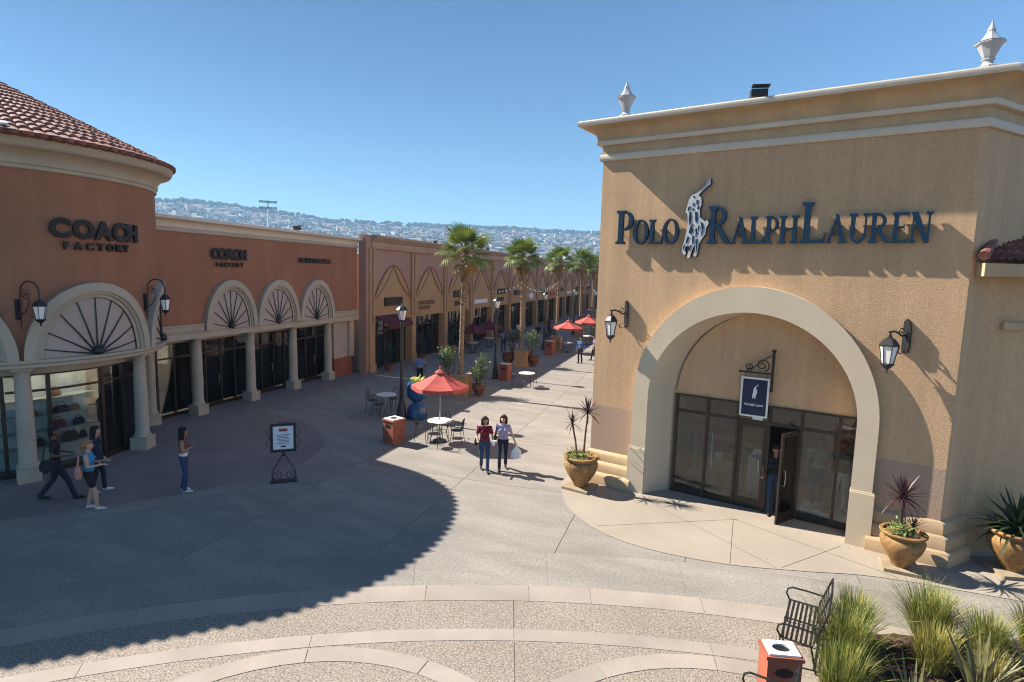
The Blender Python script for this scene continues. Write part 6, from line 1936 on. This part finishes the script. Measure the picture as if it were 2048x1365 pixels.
    for s, (eo, wo) in ((-1, A_[0:2]), (1, A_[2:4])):
        sh = V(s * sw, 0.01, 1.365)
        el = sh + V(*eo); wr = sh + V(*wo)
        m1 = sh.lerp(el, 0.62)
        slv = "top" if sleeve in ("short", "long") else "skin"
        B.limb(sh, m1, 0.058 if slv == "top" else 0.048, 0.053 if slv == "top" else 0.042, slv)
        B.limb(m1, el, 0.042 if sleeve != "long" else 0.046, 0.037 if sleeve != "long" else 0.042, "top" if sleeve == "long" else "skin")
        B.limb(el, wr, 0.037 if sleeve != "long" else 0.042, 0.025 if sleeve != "long" else 0.032, "top" if sleeve == "long" else "skin")
        d = (wr - el).normalized()
        side = d.cross(V(0, 0, 1)); side = side.normalized() if side.length > 0.2 else V(0, -1, 0)
        if side.y > 0: side = -side
        pal = side.cross(d).normalized()
        if pal.x * s > 0: pal = -pal                     # palm turned to the body
        pe = wr + d * 0.075
        for q in (-0.02, 0.0, 0.02): B.limb(wr + d * 0.02 + side * q * 0.7, pe + side * q, 0.017, 0.016, "skin")
        for j, (q, fl) in enumerate(((0.030, 0.064), (0.010, 0.074), (-0.010, 0.068), (-0.029, 0.052))):
            f0 = pe + side * q; f1 = f0 + d * fl * 0.5 + pal * 0.010; f2 = f1 + d * fl * 0.32 + pal * 0.028
            B.limb(f0, f1, 0.0095, 0.009, "skin"); B.limb(f1, f2, 0.009, 0.008, "skin")
        t0 = wr + d * 0.03 + side * 0.025; t1 = t0 + side * 0.028 + d * 0.03 + pal * 0.012
        B.limb(t0, t1, 0.012, 0.010, "skin"); B.limb(t1, t1 + d * 0.028 + pal * 0.006, 0.010, 0.0085, "skin")
    me = B.mesh("body", mats, voxel)
    o = inst(me, "body", r)
    o.scale = (k, k, k)
    # hair
    Hb = Body()
    Hb.limb(hd(0, 0.03, 0.05), hd(0, 0.035, 0.02), 0.094, 0.094, "hair")
    Hb.limb(hd(-0.03, -0.035, 0.085), hd(0.03, -0.035, 0.085), 0.045, 0.045, "hair")
    if hair_style == "long":
        for x in (-0.06, -0.02, 0.02, 0.06):
            Hb.limb(hd(x, 0.06, 0.02), hd(x * 1.1, 0.085, -0.22), 0.052, 0.040, "hair")
            Hb.limb(hd(x * 1.1, 0.085, -0.22), hd(x * 1.0, 0.10, -0.34), 0.040, 0.022, "hair")
        for s in (-1, 1): Hb.limb(hd(s * 0.075, 0.0, 0.04), hd(s * 0.088, 0.02, -0.20), 0.034, 0.026, "hair")
    elif hair_style == "mid":
        for x in (-0.06, -0.02, 0.02, 0.06): Hb.limb(hd(x, 0.06, 0.03), hd(x * 1.25, 0.065, -0.13), 0.055, 0.040, "hair")
        for s in (-1, 1): Hb.limb(hd(s * 0.078, -0.005, 0.05), hd(s * 0.098, 0.01, -0.12), 0.036, 0.030, "hair")
    elif hair_style == "tail":
        Hb.limb(hd(0, 0.10, 0.05), hd(0, 0.14, -0.02), 0.04, 0.035, "hair"); Hb.limb(hd(0, 0.14, -0.02), hd(0, 0.13, -0.17), 0.033, 0.015, "hair")
    else:
        Hb.limb(hd(0, 0.05, 0.0), hd(0, 0.06, -0.04), 0.078, 0.06, "hair")
    ho_ = inst(Hb.mesh("hair", {"hair": hair}, 0.014), "hair", r)
    ho_.scale = (k, k, k)
    return r
CAMDIR = lambda x, y: atan2(-y, -x) + pi / 2        # heading that faces the camera from (x, y)
DOWN = ((-0.07, 0.03, -0.27), (-0.08, -0.05, -0.50), (0.07, 0.03, -0.27), (0.08, -0.05, -0.50))
def head_to(dx, dy): return atan2(dy, dx) + pi / 2
build_person("woman in maroon top and blue jeans walking in the sun, holding a white cup", (-5.66, 15.30, 0), CAMDIR(-5.66, 15.3) + 0.06, 1.63, "cloth_maroon", "cloth_jeans", "skin_light", "hair_brown", "shoe_dark",
             (-0.16, 0.20), ((-0.09, 0.04, -0.26), (-0.06, -0.16, -0.36), (0.07, 0.02, -0.27), (0.08, -0.20, -0.40)), hair_style="mid", look=0.25, voxel=0.012, group="two women walking together in the sun", name="person")
build_person("woman in lavender top and dark trousers carrying a white shopping bag in the sun", (-5.20, 15.62, 0), CAMDIR(-5.2, 15.6) - 0.05, 1.65, "cloth_lavender", "cloth_jeans_dark", "skin_light", "hair_brown", "shoe_dark",
             (0.18, -0.14), ((-0.08, 0.02, -0.26), (0.02, -0.20, -0.28), (0.10, 0.03, -0.25), (0.20, -0.06, -0.46)), hair_style="mid", look=-0.25, voxel=0.012, group="two women walking together in the sun")
def facing_matrix(x, y, a): return Matrix.Translation((x, y, 0)) @ Matrix.Rotation(a, 4, 'Z')
def at_person(x, y, a, p): return tuple(facing_matrix(x, y, a) @ Vector(p))
# what they carry
r = thing("shopping_bag", "crumpled white plastic shopping bag hanging from the lavender woman's hand", "bag", at_person(-5.20, 15.62, CAMDIR(-5.2, 15.6) - 0.05, (0.40, -0.08, 0.30)), 0.6)
rb = random.Random(9)
rings = []
for z, w, d in ((0.08, 0.10, 0.06), (0.11, 0.15, 0.08), (0.18, 0.155, 0.09), (0.26, 0.14, 0.08), (0.34, 0.10, 0.05), (0.42, 0.05, 0.03), (0.47, 0.018, 0.014)):
    rings.append([(w * cos(2 * pi * i / 14) * rb.uniform(0.68, 1.2), d * sin(2 * pi * i / 14) * rb.uniform(0.6, 1.25), z + rb.uniform(-0.025, 0.025)) for i in range(14)])
MB().loft(rings, cap=True).build("sack", "plastic_bag", r)
MB().tube([(-0.015, 0, 0.45), (-0.03, 0, 0.53), (0.0, 0, 0.575), (0.03, 0, 0.53), (0.015, 0, 0.45)], 0.008, 5).build("handle", "plastic_bag", r)
r = thing("paper_cup", "white cup in the maroon woman's hand", "cup", at_person(-5.66, 15.30, CAMDIR(-5.66, 15.3) + 0.06, (0.25, -0.28, 0.86)))
MB().lathe([(0.0, 0.0), (0.03, 0.0), (0.042, 0.12)], 12, caps=False).build("cup", "cloth_white", r)
MB().lathe([(0.045, 0.121), (0.045, 0.135), (0.0, 0.14)], 12).build("lid", "cloth_white", r)
def shoulder_bag(loc, rz, m, label, w=0.30, h=0.24, drop=0.5):
    r = thing("shoulder_bag", label, "bag", loc, rz)
    handbag(w, h, m).build("body", m, r, smooth=True)
    MB().tube([(-w * 0.25, 0, h * 0.9), (-w * 0.16, -0.02, h + drop * 0.6), (0.0, -0.03, h + drop), (w * 0.16, -0.02, h + drop * 0.6), (w * 0.25, 0, h * 0.9)], 0.012, 5).build("strap", m, r)
shoulder_bag(at_person(-5.66, 15.30, CAMDIR(-5.66, 15.3) + 0.06, (-0.24, 0.08, 0.78)), CAMDIR(-5.66, 15.3) + 1.3, "bag_black", "black bag at the maroon woman's hip", 0.26, 0.2, 0.38)
shoulder_bag(at_person(-5.20, 15.62, CAMDIR(-5.2, 15.6) - 0.05, (-0.22, -0.02, 0.92)), CAMDIR(-5.2, 15.6) + 1.4, "bag_black", "black bag tucked under the lavender woman's arm", 0.24, 0.2, 0.28)
# group in the shade on the left
ang = head_to(0.86, 0.5)
build_person("long-haired woman in blue jeans standing alone in the shade, arms folded", (-12.2, 10.86, 0.016), head_to(0.75, 0.35) + 0.25, 1.68, "cloth_brown", "cloth_jeans", "skin_tan", "hair_black", "shoe_white", (0.03, -0.05),
             ((-0.08, -0.03, -0.25), (0.11, -0.15, -0.20), (0.08, -0.03, -0.25), (-0.10, -0.17, -0.16)), hair_style="long", sleeve="none", belt="cloth_white", voxel=0.013, look=0.2)
build_person("tall man in black shirt and jeans striding past the shop window", (-14.5, 9.32, 0.014), head_to(0.62, 0.75), 1.84, "cloth_black", "cloth_jeans_dark", "skin_dark", "hair_black", "shoe_dark", (0.34, -0.30),
             ((-0.08, 0.02, -0.26), (-0.02, -0.24, -0.30), (0.07, 0.04, -0.26), (0.05, -0.22, -0.34)), female=False, hair_style="short", voxel=0.013)
build_person("blond woman in turquoise top and black shorts looking at her phone", (-13.28, 9.25, 0.014), head_to(0.75, 0.62), 1.66, "cloth_turquoise", "cloth_black", "skin_light", "hair_blond", "shoe_white", (0.16, -0.06),
             ((-0.05, -0.04, -0.26), (0.02, -0.28, -0.24), (0.05, -0.04, -0.26), (-0.02, -0.29, -0.22)), legs="shorts", sleeve="none", hair_style="tail", voxel=0.013)
build_person("dark-haired woman in navy top walking behind the blond woman", (-14.15, 10.05, 0.014), head_to(0.75, 0.62), 1.70, "cloth_navy", "cloth_jeans_dark", "skin_light", "hair_black", "shoe_white", (-0.10, 0.14), None, sleeve="long", hair_style="long", voxel=0.013)
aB = head_to(0.75, 0.62)
shoulder_bag(at_person(-13.28, 9.25, aB, (-0.18, 0.17, 0.86)), aB + 0.4, "bag_pink", "pink and white bag on the blond woman's shoulder", 0.34, 0.26, 0.26)
shoulder_bag(at_person(-14.5, 9.32, head_to(0.62, 0.75), (-0.27, 0.12, 0.86)), head_to(0.62, 0.75) + 1.2, "bag_black", "black bag slung at the tall man's side", 0.36, 0.26, 0.45)
o = MB().cbox(0, 0, 0, 0.07, 0.012, 0.14).build("phone", "bag_red"); o.location = at_person(-13.28, 9.25, aB, (0.0, -0.44, 1.12)); o.rotation_euler = (0.9, 0, aB); tag(o, "small phone held up by the blond woman", "phone")
# far along the street
build_person("man in sky blue shirt walking away in shade behind the blue display", (-13.05, 25.6, 0.0), head_to(-0.3, 1), 1.74, "cloth_sky", "cloth_jeans_dark", "skin_dark", "hair_black", "shoe_dark", (0.15, -0.15), DOWN, female=False, hair_style="short", voxel=0.02)
build_person("man in blue shirt and dark trousers standing at the sunlit edge down the street", (-7.15, 37.35, 0.0), head_to(-0.4, -1), 1.80, "cloth_blue", "cloth_black", "skin_tan", "hair_black", "shoe_dark", (0.05, -0.05), DOWN, female=False, sleeve="long", hair_style="short", voxel=0.02)
build_person("man in pale grey shirt beside the store's edge down the street", (-6.50, 38.9, 0.0), head_to(-1, -0.2), 1.78, "cloth_lilac", "cloth_black", "skin_tan", "hair_black", "shoe_dark", (0.18, -0.15), DOWN, female=False, hair_style="short", voxel=0.02)
build_person("man in lilac shirt walking in shade between the palms and the shops", (-13.45, 39.9, 0.0), head_to(0.2, -1), 1.76, "cloth_lilac", "cloth_jeans_dark", "skin_tan", "hair_black", "shoe_dark", (0.14, -0.14), DOWN, female=False, hair_style="short", voxel=0.02)
build_person("grey-haired person in pink top standing by the pot of the second palm", (-11.25, 35.6, 0.0), head_to(0.3, -1), 1.55, "cloth_lilac", "cloth_navy", "skin_light", "hair_grey", "shoe_white", (0.04, 0.0), DOWN, hair_style="mid", voxel=0.02)
build_person("person in white top walking far down the street past the red parasols", (-11.9, 50.2, 0.0), head_to(0.1, -1), 1.70, "cloth_white", "cloth_jeans", "skin_tan", "hair_black", "shoe_dark", (0.12, -0.14), DOWN, hair_style="short", voxel=0.022)
build_person("person in maroon top far down the street by the shops", (-13.2, 52.5, 0.0), head_to(0.2, 1), 1.68, "cloth_maroon", "cloth_jeans_dark", "skin_tan", "hair_brown", "shoe_dark", (0.12, -0.14), DOWN, hair_style="mid", voxel=0.022)
build_person("person in turquoise top far down the street past the third palm", (-10.9, 58.5, 0.0), head_to(0.2, -1), 1.70, "cloth_turquoise", "cloth_khaki", "skin_tan", "hair_black", "shoe_dark", (0.12, -0.14), DOWN, hair_style="short", voxel=0.022)
for (fx, fy), tp, bt, lb in [((-12.6, 46.5), "cloth_black", "cloth_jeans", "person in black top walking in shade beyond the third lamp"), ((-9.4, 55.5), "cloth_navy", "cloth_khaki", "person in navy top far down the sunlit side of street"),
                             ((-14.6, 47.5), "cloth_white", "cloth_black", "person in white shirt by the shop fronts beyond maroon parasols"), ((-12.2, 63.0), "cloth_brown", "cloth_jeans_dark", "tiny person in brown top at the far end of the street")]:
    build_person(lb, (fx, fy, 0.0), head_to(0.1, -1 if fy < 50 else 1), 1.70, tp, bt, "skin_tan", "hair_black", "shoe_dark", (0.14, -0.14), DOWN, female=False, hair_style="short", voxel=0.024)
# in the archway store's doorway and window
dp = on_polo(4.66, 0.92, 0.0)
build_person("person in dark shirt and jeans coming out of the store's open door", (dp[0], dp[1], 0.0), PROT + 0.25, 1.74, "cloth_black", "cloth_jeans", "skin_tan", "hair_black", "shoe_dark", (0.16, -0.12),
             ((-0.08, 0.0, -0.27), (-0.10, -0.20, -0.36), (0.07, 0.02, -0.27), (0.06, -0.10, -0.50)), female=False, hair_style="short", voxel=0.013)
def mannequin(s, y, top, bottom, label, a=0.0, h=1.78):
    p = on_polo(s, y, 0.0)
    r = thing("mannequin_stand", "low pale plinth under " + label.split(" on ")[0].replace("mannequin", "the mannequin"), "plinth", p, PROT)
    MB().cbox(0, 0, 0, 0.62, 0.62, 0.24).build("plinth", "shelf_white", r)
    build_person(label, (p[0], p[1], 0.241), PROT + a, h, top, bottom, "skin_tan", "hair_brown", "shoe_white", (0.05, -0.06), DOWN, female=False, hair_style="short", voxel=0.016, name="mannequin", category="mannequin")
mannequin(5.58, 1.45, "cloth_green", "cloth_jeans", "mannequin in green patterned shirt on a plinth behind the store glass", 0.2)
mannequin(6.08, 1.35, "cloth_navy", "cloth_white", "mannequin in navy sweater and white shorts on a plinth at the glass edge", -0.1)
# window fittings: table with folded clothes, hanging rail
r = thing("display_table", "display table with a red bag and folded shirts behind the store glass", "table", on_polo(3.28, 2.1, 0.0), PROT)
MB().cbox(0, 0, 0.0, 0.85, 0.55, 0.82).build("cabinet", "stone_slab", r)
for i, (x, m, hh) in enumerate(((-0.25, "cloth_white", 0.10), (0.05, "bag_red", 0.18), (0.28, "cloth_blue", 0.08))):
    MB().cbox(x, 0, 0.821, 0.22, 0.3, hh, taper=0.9).build("folded_goods", m, r)
r = thing("display_table", "white column table with blue shirts behind the closed store door", "table", on_polo(4.05, 2.2, 0.0), PROT)
MB().cbox(0, 0, 0.0, 0.45, 0.45, 1.0).build("cabinet", "shelf_white", r)
MB().cbox(0, 0, 1.001, 0.36, 0.3, 0.10, taper=0.9).build("folded_goods", "cloth_sky", r)
MB().cbox(0.02, 0, 1.102, 0.34, 0.28, 0.06, taper=0.9).build("folded_goods", "cloth_white", r)
r = thing("clothes_rail", "rail of dark clothes at the street end of the store window", "clothes rail", on_polo(2.62, 1.75, 0.0), PROT + 0.3)
for x in (-0.35, 0.35):
    MB().tube([(x, 0, 0.0), (x, 0, 1.55)], 0.015, 6).build("post", "steel", r)
MB().tube([(-0.35, 0, 1.55), (0.35, 0, 1.55)], 0.015, 6).build("bar", "steel", r)
for i in range(6):
    MB().cbox(-0.28 + 0.11 * i, 0, 0.55 + 0.1 * (i % 2), 0.05, 0.42, 0.95 - 0.1 * (i % 2), taper=0.7).build("garment", ["cloth_navy", "cloth_blue", "cloth_black", "cloth_maroon", "cloth_navy", "cloth_white"][i], r)
